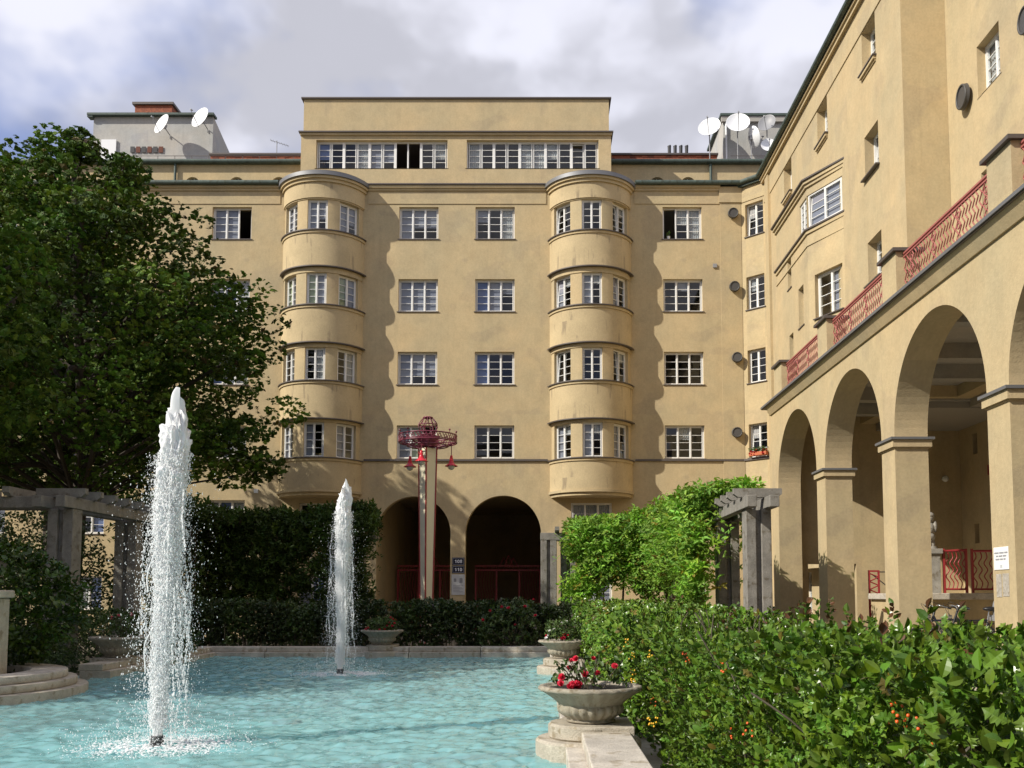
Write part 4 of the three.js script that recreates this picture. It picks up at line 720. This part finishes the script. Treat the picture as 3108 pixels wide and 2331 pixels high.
// ---------------------------------------------------------------- climbers on the pergolas
function climber(label, legs, lum, n, yel, seed, drop) {
  const t = thing('climbing_vine', label, 'climber', 'climbers on the pergolas'), r = mulberry(seed), Q = (a, b) => a + (b - a) * r(), items = [], stems = [];
  for (const [x0, z0, x1, z1, w, share] of legs) {
    const cl = Array.from({ length: 110 }, () => [r(), r(), Q(.14, .42), Q(.7, 1.35)]);
    const az = Math.abs(z1 - z0) > Math.abs(x1 - x0), nn = Math.round(n * share);
    for (let i = 0; i < nn; i++) {
      const s = cl01(r() * 1.04 - .02 + Q(-.03, .03)) - (r() < .08 ? Q(0, .07) * (az ? 1 : 0) : 0), px = mixf(x0, x1, s), pz = mixf(z0, z1, s), k = r(), nz = vnoise(s * 9 + seed, 3.3, 1.1), low = drop - (nz - .5) * 2.0 - (az ? 0 : .5 * (1 - s));
      let o, y;
      if (k < .42) { o = Q(-w, w); y = (az ? 3.66 : drop > 1.5 ? 3.42 + .3 * cl01(s) : 3.66) + Math.pow(r(), 1.2) * (.14 + .32 * vnoise(s * 14, o * 2, seed) + (az ? 0 : .25 * cl01(s))); }
      else { o = (k < .95 ? 1 : -1) * (w - .15 + Q(-.15, .3) * (.8 + vnoise(s * 20, 5, seed)) + (vnoise(s * 13, 2.2, seed + 3) - .4) * .5); y = mixf(low, az || drop < 1.5 ? 3.9 : 3.5 + .4 * cl01(s), Math.pow(r(), .75)); if (vnoise(s * 16, y * 1.8, seed + 7) < .2) continue; }
      let x = px + (az ? -o : 0), z = pz + (az ? 0 : o), kk = .8 + .5 * vnoise(s * 22, y * 3, 9.1);
      if (k >= .3 && r() < .72) { const c = cl[Math.floor(r() * cl.length)], topY = az || drop < 1.5 ? 3.9 : 3.5 + .4 * c[0], nzc = vnoise(c[0] * 9 + seed, 3.3, 1.1), lw = drop - (nzc - .5) * 2.0 - (az ? 0 : .5 * (1 - c[0])); const cy = mixf(lw + .2, topY + .05, Math.pow(c[1], .8)), bulge = (w + .1) + c[2] * .35, len = Math.hypot(x1 - x0, z1 - z0), ds = (Q(-1, 1) + Q(-1, 1)) * .55 * c[2] / len, cs = c[0] + ds, of = bulge + (Q(-1, 1) + Q(-1, 1)) * .45 * c[2]; x = mixf(x0, x1, cs) + (az ? -of : 0); z = mixf(z0, z1, cs) + (az ? 0 : of); y = cy + (Q(-1, 1) + Q(-1, 1)) * .55 * c[2] - .1; kk *= c[3]; }
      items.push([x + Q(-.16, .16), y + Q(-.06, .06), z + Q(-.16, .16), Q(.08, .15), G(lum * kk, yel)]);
    }
    for (let i = 0; i < 7; i++) { const s = Q(.05, .95), px = mixf(x0, x1, s), pz = mixf(z0, z1, s), o = w * .8; stems.push(tube([[px + (az ? -o : 0), 0, pz + (az ? 0 : o)], [px + (az ? -o : Q(-.2, .2)), 1.4, pz + (az ? Q(-.2, .2) : o)], [px + (az ? -o : Q(-.3, .3)), 3.6, pz + (az ? Q(-.3, .3) : o)]], Q(.015, .035), 12, 5)); }
  }
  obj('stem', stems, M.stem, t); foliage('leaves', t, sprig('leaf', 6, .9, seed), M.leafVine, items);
}
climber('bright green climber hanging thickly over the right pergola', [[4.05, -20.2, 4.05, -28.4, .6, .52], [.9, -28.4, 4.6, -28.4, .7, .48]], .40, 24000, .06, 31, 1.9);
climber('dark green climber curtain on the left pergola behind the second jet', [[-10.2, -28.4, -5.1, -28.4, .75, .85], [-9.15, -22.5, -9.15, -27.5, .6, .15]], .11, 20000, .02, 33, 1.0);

// ---------------------------------------------------------------- hedges
function hedgeItems(x0, x1, y0, y1, z0, z1, n, size, lum, yel, depth = .3, near = false) {
  const it = []; let guard = 0;
  while (it.length < n && guard++ < n * 6) {
    let u = rnd(); const z = near ? -Math.exp(mixf(Math.log(-z1 + .0), Math.log(-z0), u)) : mixf(z0, z1, u);
    let x = mixf(x0, x1, rnd()), y, d;
    const k = rnd(), top = y1 + (vnoise(z * 1.7, 3.1, x0) - .55) * .16 + (vnoise(z * 6, x * 5, x0) - .5) * .13;
    if (k < .6) { x = x0 + Math.pow(rnd(), 1.6) * depth + 0; y = mixf(y0, top, rnd()); x += (fbm(z * 2.6, y * 2.6, 7, 2) - .5) * .5; d = V3(R(-1.3, .1), R(-.25, 1.1), R(-.3, .9)); }
    else if (k < .9) { y = top - Math.pow(rnd(), 1.8) * depth; d = V3(R(-.8, .5), R(.3, 1.3), R(-.4, .9)); }
    else { x = x1 - rnd() * depth; y = mixf(y0, top, rnd()); d = V3(R(-.1, 1.1), R(-.2, 1), R(-.5, .8)); }
    if (vnoise(x * 5 + 3, y * 5, z * 5) < .27) continue;
    it.push([x, y, z, size * R(.72, 1.25), G(lum * (.75 + .5 * vnoise(x * 3, y * 3, z * 3)), yel), d.normalize()]);
  }
  return it;
}
{ // evergreen hedge along the right of the pool
  const h = thing('holly_hedge', 'glossy green holly hedge filling the right foreground beside the pool', 'hedge');
  const near = hedgeItems(.98, 2.35, .3, 1.42, -9.5, -2.0, 10500, .052, .185, .025, .45, true);
  foliage('holly_leaves', h, leafShape('holly'), M.leafHolly, near);
  foliage('oval_leaves', h, leafShape('smooth'), M.leafHolly, hedgeItems(.98, 2.35, .3, 1.41, -9.5, -2.0, 19000, .050, .18, .035, .45, true));
  const big = hedgeItems(1.2, 2.35, .5, 1.40, -4.2, -2.1, 900, .062, .14, .02, .3, true);
  foliage('young_leaves', h, leafShape('smooth'), M.leafHolly, big);
  foliage('leaves', h, sprig('smooth', 4, .9, 4), M.leafHolly, hedgeItems(.78, 2.1, .3, 1.46, -9, -19.2, 14000, .048, .20, .05, .4));
  const st = []; for (let i = 0; i < 70; i++) { const z = -Math.exp(R(.75, 2.9)), x = R(1.35, 2.1); st.push(tube([[x, 0, z], [x + R(-.1, .1), .5, z + R(-.1, .1)], [x + R(-.25, .25), 1.3, z + R(-.25, .25)]], R(.006, .011), 8, 5)); }
  for (let i = 0; i < 150; i++) { const z = -Math.exp(R(.6, 2.4)), x = R(1.0, 1.9), y = R(.5, 1.3); st.push(tube([[x + .25, y - .25, z], [x, y, z + .05], [x - R(0, .2), y + R(.05, .3), z + R(-.1, .1)]], R(.0035, .006), 6, 4)); }
  for (let i = 0; i < 26; i++) { const z = -Math.exp(R(.7, 2.4)), x = R(1.1, 2.2); st.push(tube([[x, 1.3, z], [x + R(-.02, .02), 1.4, z], [x + R(-.05, .05), R(1.45, 1.56), z]], .004, 6, 4)); }
  obj('stems', st, M.stem, h);
  const sp = []; for (let i = 0; i < 60; i++) { const z = -Math.exp(R(.85, 2.6)), x = R(1.1, 2.2), y = R(1.36, 1.53); for (let k = 0; k < 9; k++) sp.push([x, y + k * .012, z, R(.03, .05), rnd() < .2 ? lin(.13, .06, .03) : G(.12), V3(R(-1, 1), R(.2, 1), R(-1, 1)).normalize()]); }
  foliage('shoot_leaves', h, leafShape('smooth'), M.leafHolly, sp);
  const bi = (n, zr, yr, xr, sz, out) => { for (let i = 0; i < n; i++) { const z = -R(...zr), x = R(...xr), y = R(...yr), m = 3 + Math.floor(rnd() * 6); for (let k = 0; k < m; k++) out.push(new THREE.SphereGeometry(sz, 8, 6).translate(x + R(-.025, .025), y + R(-.035, .035), z + R(-.02, .02))); } };
  const b1 = [], b2 = []; bi(4, [2.55, 2.9], [1.24, 1.33], [.98, 1.08], .0055, b1); bi(7, [3, 8.5], [.7, 1.42], [.9, 1.0], .0065, b1); bi(26, [6, 14], [.75, 1.42], [.72, .92], .0075, b2);
  obj('berries', b1, M.berry, h); obj('yellow_berries', b2, M.berryYellow, h);
  obj('bed', bx(.75, 2.9, .005, .2, -19.5, -1.2), M.soil, h, 1);
}
function shrub(name, label, cat, x, y0, z, rx, ry, rz, n, size, lum, yel, kind, mat, seed, group) {
  const t = thing(name, label, cat, group), it = [], st = [];
  for (let i = 0; i < n; i++) { const u = R(-1, 1), a = R(0, 6.283), q = Math.sqrt(1 - u * u), f = .55 + .5 * Math.cbrt(rnd()) * (.7 + .6 * vnoise(Math.cos(a) * q * 2.5 + seed, u * 2.5, Math.sin(a) * q * 2.5)); it.push([Math.cos(a) * q * rx * f, ry + u * ry * f, Math.sin(a) * q * rz * f, size * R(.7, 1.3), G(lum * (.8 + .4 * rnd()), yel)]); }
  for (let i = 0; i < 14; i++) { const a = R(0, 6.28), d = R(.2, .8); st.push(tube([[R(-.1, .1), 0, R(-.1, .1)], [Math.cos(a) * rx * d * .4, ry * .7, Math.sin(a) * rz * d * .4], [Math.cos(a) * rx * d, ry * R(1, 1.7), Math.sin(a) * rz * d]], .012, 8, 4)); }
  obj('stems', st, M.stem, t); foliage('leaves', t, sprig(kind, 4, .8, seed), mat, it); t.position.set(x, y0, z); return t;
}
{ // clipped hedge at the far end, bare stems below
  const mk = (label, x0, x1, n) => {
    const h = thing('clipped_hedge', label, 'hedge', 'dark hedges at the far end of the pool');
    const it = []; for (let i = 0; i < n; i++) { const x = R(x0, x1), top = 1.46 + (vnoise(x * 2.2, 1, 4) - .5) * .2, lo = .42 + (vnoise(x * 5, 6, 2) - .5) * .4; it.push([x, mixf(lo, top, Math.pow(rnd(), .8)), R(-22.3, -21.5), R(.045, .075), G(.07 * (.7 + .6 * vnoise(x * 3, 2, 9)), .01)]); }
    foliage('leaves', h, sprig('smooth', 5, .9, 3), M.leafHedge, it);
    const st = []; for (let i = 0; i < (x1 - x0) * 22; i++) { const x = R(x0, x1), z = R(-22.2, -21.6); st.push(bar([x, 0, z], [x + R(-.12, .12), R(.6, 1.1), z + R(-.1, .1)], .011, .007, 5)); }
    obj('stems', st, M.stem, h); rebaseI(h, (x0 + x1) / 2, 0, -21.9);
  };
  mk('dark clipped hedge behind the second jet, left of the lamp mast', -8.8, -3.55, 6500);
  mk('dark clipped hedge right of the lamp mast in front of the entrance', -3.4, .7, 5200);
}
function rebaseI(g, x, y, z) { return rebase(g, x, y, z); }
{
  const s1 = shrub('laurel_shrub', 'large dark laurel shrub with bright shoots at the left edge', 'shrub', -8.2, .5, -13.6, 1.5, .95, 1.1, 2600, .085, .085, .01, 'smooth', M.leafHolly, 61, 'shrubs left of the pool');
  shrub('box_shrub', 'rounded green shrub behind the left stone bowl', 'shrub', -8.25, .1, -18.2, 1.5, .62, .9, 2200, .06, .10, .01, 'smooth', M.leafHedge, 62, 'shrubs left of the pool');
  shrub('box_shrub', 'lower green shrub in front of the left pergola columns', 'shrub', -9.4, .1, -16.2, 1.4, .5, .9, 1800, .06, .085, .01, 'smooth', M.leafHedge, 63, 'shrubs left of the pool');
  shrub('privet_shrub', 'tall dark privet shrub behind the left pergola columns', 'shrub', -11.6, 0, -21.5, 1.9, 1.75, 1.2, 3400, .075, .09, .01, 'smooth', M.leafHedge, 65, 'shrubs left of the pool');
  shrub('privet_shrub', 'tall dark privet shrub farther back at the far left', 'shrub', -15.2, 0, -23.5, 2.3, 1.95, 1.3, 3600, .075, .09, .01, 'smooth', M.leafHedge, 66, 'shrubs left of the pool');
  const rs = shrub('rose_bush', 'rose bush with red flowers in front of the right entrance arch', 'rose bush', -.65, .1, -21.2, .7, .7, .45, 700, .055, .09, .02, 'smooth', M.leafHedge, 64);
  flowers(rs, [[-.45, 1.2, .3], [-.2, 1.28, .35], [-.05, 1.26, .3], [.3, 1.3, .3], [.5, 1.45, .2], [.55, 1.1, .35], [-.6, 1.0, .3], [.1, .9, .4]], .05, M.petal);
  const p = thing('gate_pillar', 'pale stone gate pillar cut by the left picture edge', 'pillar'); obj('shaft', rbx(-7.3, -6.9, 0, 1.62, -12.35, -11.95, .02), M.stone2, p, 1); obj('cap', rbx(-7.34, -6.86, 1.621, 1.72, -12.39, -11.91, .02), M.stone, p, 1); rebase(p, -7.1, 0, -12.15);
}
function flowers(parent, pts, s, mat) {
  const pet = cached('petals', () => { const gs = []; for (let i = 0; i < 11; i++) { const g = new THREE.CircleGeometry(.62, 7); const p = g.attributes.position; for (let k = 0; k < p.count; k++) p.setZ(k, (p.getX(k) ** 2 + p.getY(k) ** 2) * .7); g.translate(0, .42, 0); g.rotateX(-.45 - (i % 3) * .45); g.rotateY(i * 2.3); gs.push(g); } return merge(gs); });
  for (const [x, y, z] of pts) { const m = obj('flower', pet, mat, parent); m.position.set(x, y, z); m.scale.setScalar(s * R(.8, 1.2)); m.rotation.set(R(-.2, .9), R(0, 6), R(-.6, .6)); }
}
// ---------------------------------------------------------------- stone bowls with flowers
function urn(label, x, z, y = .6, k = 1) {
  const t = thing('stone_bowl', label, 'planter', 'stone flower bowls round the pool');
  const prof = [[.0, .0], [.17, .0], [.2, .008], [.205, .02], [.19, .03], [.22, .045], [.27, .085], [.285, .12], [.282, .145], [.27, .152], [.275, .16], [.30, .185], [.34, .215], [.385, .245], [.415, .262], [.43, .268], [.435, .285], [.425, .3], [.405, .305], [.38, .298], [.36, .27], [.0, .25]];
  const g = new THREE.LatheGeometry(prof.map(p => new THREE.Vector2(...p)), 160), p = g.attributes.position;
  for (let i = 0; i < p.count; i++) { const X = p.getX(i), Y = p.getY(i), Z = p.getZ(i), a = Math.atan2(Z, X), r = Math.hypot(X, Z); let f = 1; if (Y > .03 && Y < .15 && r > .1) f = .93 + .085 * Math.abs(Math.sin(a * 11)) * Math.sin(Math.PI * (Y - .02) / .14); else if (Y > .16 && r > .25) f = 1 + .012 * Math.cos(a * 22) * (Y / .3) + (vnoise(X * 30, Y * 30, Z * 30) - .5) * .015; p.setX(i, X * f); p.setZ(i, Z * f); }
  g.computeVertexNormals(); g.scale(k, k, k);
  const uv = g.attributes.uv; for (let i = 0; i < uv.count; i++) uv.setXY(i, uv.getX(i) * 2.4, uv.getY(i) * .6);
  obj('bowl', g, M.urn, t); obj('soil', new THREE.CylinderGeometry(.365 * k, .3 * k, .03, 40).translate(0, .262 * k, 0), M.soil, t);
  t.position.set(x, y, z);
}
urn('largest stone flower bowl, nearest on the right kerb of the pool', .42, -8);
urn('stone flower bowl on the right kerb farther back, half hidden by the hedge', .40, -16.1);
urn('stone flower bowl at the middle of the far pool edge', -3.4, -20.45, .6, 1.05);
urn('stone flower bowl on the left kerb behind the near jet', -7.25, -16.4, .6, 1.15);
function bowlPlant(label, x, z, n, lum, h, fl, mat, fl2) {
  const t = thing('bowl_flowers', label, 'flowers', 'flowers in the stone bowls'), it = [], st = [];
  for (let i = 0; i < n; i++) { const a = R(0, 6.28), d = Math.sqrt(rnd()) * .33; it.push([Math.cos(a) * d, R(.02, h) * (1 - d), Math.sin(a) * d, R(.03, .055), G(lum, .03)]); }
  for (let i = 0; i < 14; i++) { const a = R(0, 6.28), d = R(.05, .3); st.push(tube([[Math.cos(a) * d * .4, 0, Math.sin(a) * d * .4], [Math.cos(a) * d * .7, h * .5, Math.sin(a) * d * .7], [Math.cos(a) * d, h * R(.7, 1), Math.sin(a) * d]], .004, 8, 4)); }
  obj('stems', st, M.stem, t); foliage('leaves', t, sprig('smooth', 4, .9, 6), M.leafHedge, it); flowers(t, fl, .035, mat); if (fl2) flowers(t, fl2, .035, M.petalWhite); t.position.set(x, .875, z);
}
const near = []; for (let i = 0; i < 17; i++) near.push([R(-.2, -.08), R(.02, .05), R(.16, .28)]);
bowlPlant('sparse red flowering plant in the nearest stone bowl', .42, -8, 70, .09, .26, [...near, [-.25, .05, .2], [-.24, .1, .17], [-.16, .22, 0], [-.12, .24, .02], [-.18, .16, .05], [-.05, .12, .1], [.05, .12, .1], [.02, .24, 0], [.2, .18, .05]], M.petal);
bowlPlant('red and white flowers in the bowl beside the hedge', .40, -16.1, 330, .11, .42, [[-.05, .05, .3], [-.02, .07, .3], [.0, .12, .28], [-.1, .06, .3], [-.3, .1, .2], [.06, .1, .3]], M.petal, [[-.3, .06, .25], [-.27, .1, .25], [-.17, .2, .2], [-.02, .32, .1], [.05, .33, .1], [-.24, .17, .22]]);
bowlPlant('red flowers in the bowl at the far pool edge', -3.4, -20.45, 300, .12, .34, [[.14, .12, .2], [.18, .2, .15], [.24, .26, .1], [.2, .3, .1], [.28, .18, .15], [.1, .06, .3], [-.3, .05, .25], [-.26, .08, .25], [.0, .05, .33], [.3, .24, .1], [.25, .12, .2]], M.petal);
bowlPlant('sparse pink flowers in the bowl on the left kerb', -7.25, -16.4, 110, .09, .42, [[-.1, .4, .1], [-.02, .42, .05], [.2, .46, .05], [.21, .42, .06], [-.11, .36, .1]], M.petalPink);

// ---------------------------------------------------------------- lamp mast
{
  const t = thing('lamp_mast', 'tall tapering cream lamp mast with dark red ironwork crown and three red lamps', 'street lamp');
  const H = 5.92, rot = .74, taper = (w0, w1, y0, y1) => { const g = new THREE.CylinderGeometry(w1 * Math.SQRT1_2, w0 * Math.SQRT1_2, y1 - y0, 4, 1).rotateY(Math.PI / 4).translate(0, (y0 + y1) / 2, 0); return g; };
  const mast = new THREE.Matrix4().makeRotationY(rot);
  obj('shaft', boxUV(taper(.22, .37, .2, H).toNonIndexed().applyMatrix4(mast)), M.cream, t);
  for (const [sx, sz] of [[1, 1], [1, -1], [-1, 1], [-1, -1]]) obj('edge_trim', bar([sx * .11, .2, sz * .11], [sx * .187, H, sz * .187], .024, .024, 6).applyMatrix4(mast), M.red, t);
  obj('plinth', rbx(-.22, .22, 0, .22, -.22, .22, .02).applyMatrix4(mast), M.dark, t);
  const hoop = (r, y, w) => new THREE.TorusGeometry(r, w, 8, 64).rotateX(Math.PI / 2).translate(0, y, 0);
  const crown = obj('crown_ring', [hoop(.84, 6.10, .02), hoop(.84, 6.30, .02), hoop(.6, 6.0, .018), hoop(.24, 6.05, .03), hoop(.84, 6.14, .012)], M.wine, t);
  for (let i = 0; i < 54; i++) { const a = i / 54 * Math.PI * 2, b = a + .058; obj('scroll', bar([Math.cos(a) * .84, 6.11, Math.sin(a) * .84], [Math.cos(b + .06) * .84, 6.29, Math.sin(b + .06) * .84], .011, .011, 5), M.wine, crown); if (i % 2) obj('scroll_ring', cached('scr', () => new THREE.TorusGeometry(.04, .01, 6, 12)), M.wine, crown).applyMatrix4(new THREE.Matrix4().makeRotationY(-a + Math.PI / 2).setPosition(Math.cos(a) * .84, 6.2, Math.sin(a) * .84)); }
  for (let i = 0; i < 12; i++) { const a = i / 12 * Math.PI * 2 + .1; obj('finial', [bar([Math.cos(a) * .84, 6.3, Math.sin(a) * .84], [Math.cos(a) * .84, 6.38, Math.sin(a) * .84], .008), new THREE.SphereGeometry(.03, 10, 8).translate(Math.cos(a) * .84, 6.4, Math.sin(a) * .84)], M.wine, crown); }
  for (let i = 0; i < 9; i++) { const a = i / 9 * Math.PI * 2; obj('strut', [bar([Math.cos(a) * .2, 5.92, Math.sin(a) * .2], [Math.cos(a) * .84, 6.12, Math.sin(a) * .84], .014, .014, 6), bar([Math.cos(a) * .2, 6.1, Math.sin(a) * .2], [Math.cos(a) * .84, 6.1, Math.sin(a) * .84], .012, .012, 6)], M.wine, crown); }
  obj('collar', new THREE.CylinderGeometry(.34, .27, .3, 24, 1, true).translate(0, 6.13, 0), M.wine, t);
  const cage = obj('cage', [hoop(.21, 6.32, .018), hoop(.26, 6.62, .016), hoop(.13, 6.83, .02), new THREE.CylinderGeometry(.13, .15, .03, 20).translate(0, 6.84, 0)], M.wine, t);
  for (let i = 0; i < 12; i++) { const a = i / 12 * Math.PI * 2, c = (q, r) => [Math.cos(a + q) * r, Math.sin(a + q) * r], s = i % 2 ? .5 : -.5; obj('cage_bar', tube([[c(0, .2)[0], 6.3, c(0, .2)[1]], [c(s * .5, .25)[0], 6.48, c(s * .5, .25)[1]], [c(s, .27)[0], 6.64, c(s, .27)[1]], [c(s * 1.2, .13)[0], 6.83, c(s * 1.2, .13)[1]]], .013, 14, 5), M.wine, cage); }
  for (let i = 0; i < 3; i++) {
    const a = 1.70 + i * Math.PI * 2 / 3, x = Math.cos(a) * .72, z = Math.sin(a) * .72;
    const L = obj('lamp', new THREE.LatheGeometry([[.0, .34], [.035, .34], [.04, .28], [.05, .27], [.052, .2], [.06, .19], [.075, .13], [.11, .085], [.185, .035], [.19, .02], [.18, .025], [.1, .07], [.0, .12]].map(p => new THREE.Vector2(...p)), 28), M.lampRed, t); L.position.set(x, 5.42, z);
    obj('globe', new THREE.SphereGeometry(.105, 20, 14).scale(1, .95, 1).translate(0, .01, 0), M.globe, L); obj('hanger', bar([0, .33, 0], [0, .7, 0], .012), M.wine, L);
  }
  t.position.set(-3.28, 0, -27.3);
}
// ---------------------------------------------------------------- bicycles in the arcade
function bicycle(label, x, z, yaw, frameMat, seat) {
  const t = thing('bicycle', label, 'bicycle', 'bicycles parked in the arcade'), r = .34, T = (p, q, w, m, n) => obj(n, bar(p, q, w), m, t);
  for (const cx of [0, 1.06]) { const w = obj('wheel', [new THREE.TorusGeometry(r - .018, .02, 8, 40).translate(cx, r, 0), bar([cx, r, -.05], [cx, r, .05], .025)], M.black, t); obj('rim', new THREE.TorusGeometry(r - .045, .01, 6, 40).translate(cx, r, 0), M.chrome, w); obj('spokes', Array.from({ length: 14 }, (_, i) => { const a = i / 14 * 6.283; return bar([cx, r, .02 * (i % 2 ? 1 : -1)], [cx + Math.cos(a) * .29, r + Math.sin(a) * .29, 0], .0018, .0018, 4); }), M.chrome, w); obj('mudguard', new THREE.TorusGeometry(r + .025, .018, 6, 24, 2.4).rotateZ(.5).translate(cx, r, 0), M.black, w); }
  obj('frame', [bar([.2, .86, 0], [.5, .3, 0], .022), bar([.17, .78, 0], [.72, .8, 0], .018), bar([.5, .3, 0], [.72, .72, 0], .018), bar([1.06, r, .04], [.5, .3, .03], .011), bar([1.06, r, .04], [.7, .78, .02], .011), bar([1.06, r, -.04], [.7, .78, -.02], .011)], frameMat, t);
  obj('fork', [bar([0, r, .05], [.15, .74, .04], .013), bar([0, r, -.05], [.15, .74, -.04], .013), bar([.15, .74, 0], [.24, 1.0, 0], .02)], M.black, t);
  obj('handlebar', [tube([[.28, 1.02, -.3], [.16, 1.06, -.22], [.22, 1.04, -.06], [.23, 1.0, 0], [.22, 1.04, .06], [.16, 1.06, .22], [.28, 1.02, .3]], .012, 30, 7)], M.chrome, t);
  for (const s of [-1, 1]) obj('grip', bar([.22, 1.04, s * .26], [.34, 1.0, s * .32], .018), M.black, t);
  obj('saddle_post', bar([.72, .74, 0], [.76, .98, 0], .014), M.chrome, t); obj('saddle', new THREE.SphereGeometry(1, 18, 12).scale(.14, .04, .08).translate(.79, 1.0, 0), M.black, t);
  obj('crank', [bar([.5, .3, -.08], [.5, .3, .08], .03), bar([.5, .3, .08], [.58, .16, .08], .012), bar([.5, .3, -.08], [.42, .44, -.08], .012)], M.chrome, t);
  obj('brake_cable', [tube([[.2, 1.05, .24], [.05, 1.12, .15], [.06, .95, .05], [.14, .8, .02]], .004, 20, 4), tube([[.2, 1.05, -.24], [.02, 1.08, -.1], [.08, .9, 0], [.15, .76, 0]], .004, 20, 4)], M.black, t);
  obj('lamp', new THREE.CylinderGeometry(.04, .03, .06, 14).rotateZ(Math.PI / 2).translate(.1, .86, 0), M.chrome, t);
  if (seat) { obj('child_seat', [new THREE.SphereGeometry(1, 24, 16, 0, Math.PI * 2, 0, Math.PI * .62).scale(.2, .3, .17).translate(1.02, .98, 0), new THREE.BoxGeometry(.34, .1, .3).translate(.98, .84, 0)], M.dishGrey, t); }
  obj('luggage_rack', [bar([.78, .74, .06], [1.28, .74, .06], .008), bar([.78, .74, -.06], [1.28, .74, -.06], .008), bar([1.06, r, .05], [1.15, .74, .06], .007)], M.black, t);
  t.position.set(x, FL, z); t.rotation.y = yaw;
}
bicycle('dark bicycle with silver stem leaning in the third arch', 7.12, -16.75, -.12, M.black, true);
bicycle('second dark bicycle half hidden behind the other one in the arch', 6.9, -17.1, .2, std(lin(.03, .035, .06), { roughness: .35 }), false);

// ---------------------------------------------------------------- window box, potted plant, low fence, opposite block
{
  const t = thing('window_box', 'terracotta window box with red flowers on the corner window', 'window box');
  const c = new THREE.Matrix4().makeRotationY(-Math.PI / 4).setPosition(8.74, 7.22, -37.42);
  obj('trough', rbx(-.4, .4, 0, .15, -.02, .16, .02).applyMatrix4(c), M.terracotta, t); const it = []; for (let i = 0; i < 90; i++) { const p = V3(R(-.4, .4), R(.14, .3), R(0, .16)).applyMatrix4(c); it.push([p.x, p.y, p.z, R(.04, .07), G(.12)]); } foliage('leaves', t, sprig('smooth', 4, .8, 9), M.leafHedge, it);
  const fl = []; for (let i = 0; i < 14; i++) { const p = V3(R(-.4, .4), R(.02, .22), R(.14, .2)).applyMatrix4(c); fl.push([p.x, p.y, p.z]); } flowers(t, fl, .045, M.petal); rebase(t, 8.7, 7.2, -37.4);
  const f = thing('terrace_fence', 'low reddish board fence with dark rail seen under the climber', 'fence');
  for (let i = 0; i < 34; i++) obj('board', bx(3.2 + i * .14, 3.325 + i * .14, .25, 1.22, -31.02, -30.98), M.fencePanel, f, 1); obj('top_rail', bx(3.1, 8.1, 1.225, 1.3, -31.05, -30.95), M.dark, f); for (const x of [3.15, 4.8, 6.4, 8.0]) obj('post', bx(x - .04, x + .04, 0, 1.35, -31.10, -31.055), M.dark, f); rebase(f, 5.6, 0, -31);
  const p = thing('potted_plant', 'small green plant on the sill of the open top window', 'plant'); obj('pot', new THREE.CylinderGeometry(.07, .05, .12, 16).translate(0, .06, 0), M.dish, p); const li = []; for (let i = 0; i < 16; i++) li.push([R(-.05, .05), R(.14, .3), R(-.03, .03), R(.07, .12), G(.16)]); foliage('leaves', p, leafShape('smooth'), M.leafHedge, li); p.position.set(5.3, 16.34, -38.1);
  const o = thing('opposite_block', 'ochre apartment block closing the courtyard behind the camera', 'building'); obj('wall', bx(-40, 40, 0, 17, 34, 44), M.plaster, o, 1); obj('roof', bx(-40.4, 40.4, 17.001, 19, 33.6, 44.4), M.roof, o); for (let i = 0; i < 18; i++) for (let k = 0; k < 5; k++) obj('window', cached('ob', () => new THREE.BoxGeometry(1.6, 1.4, .1)), M.dark, o).position.set(-35 + i * 4.1, 2.2 + k * 3.05, 33.98); rebase(o, 0, 0, 34);
}
scene.traverse(m => { if (m.isMesh) { m.castShadow = true; m.receiveShadow = true; } });
renderer.render(scene, camera);
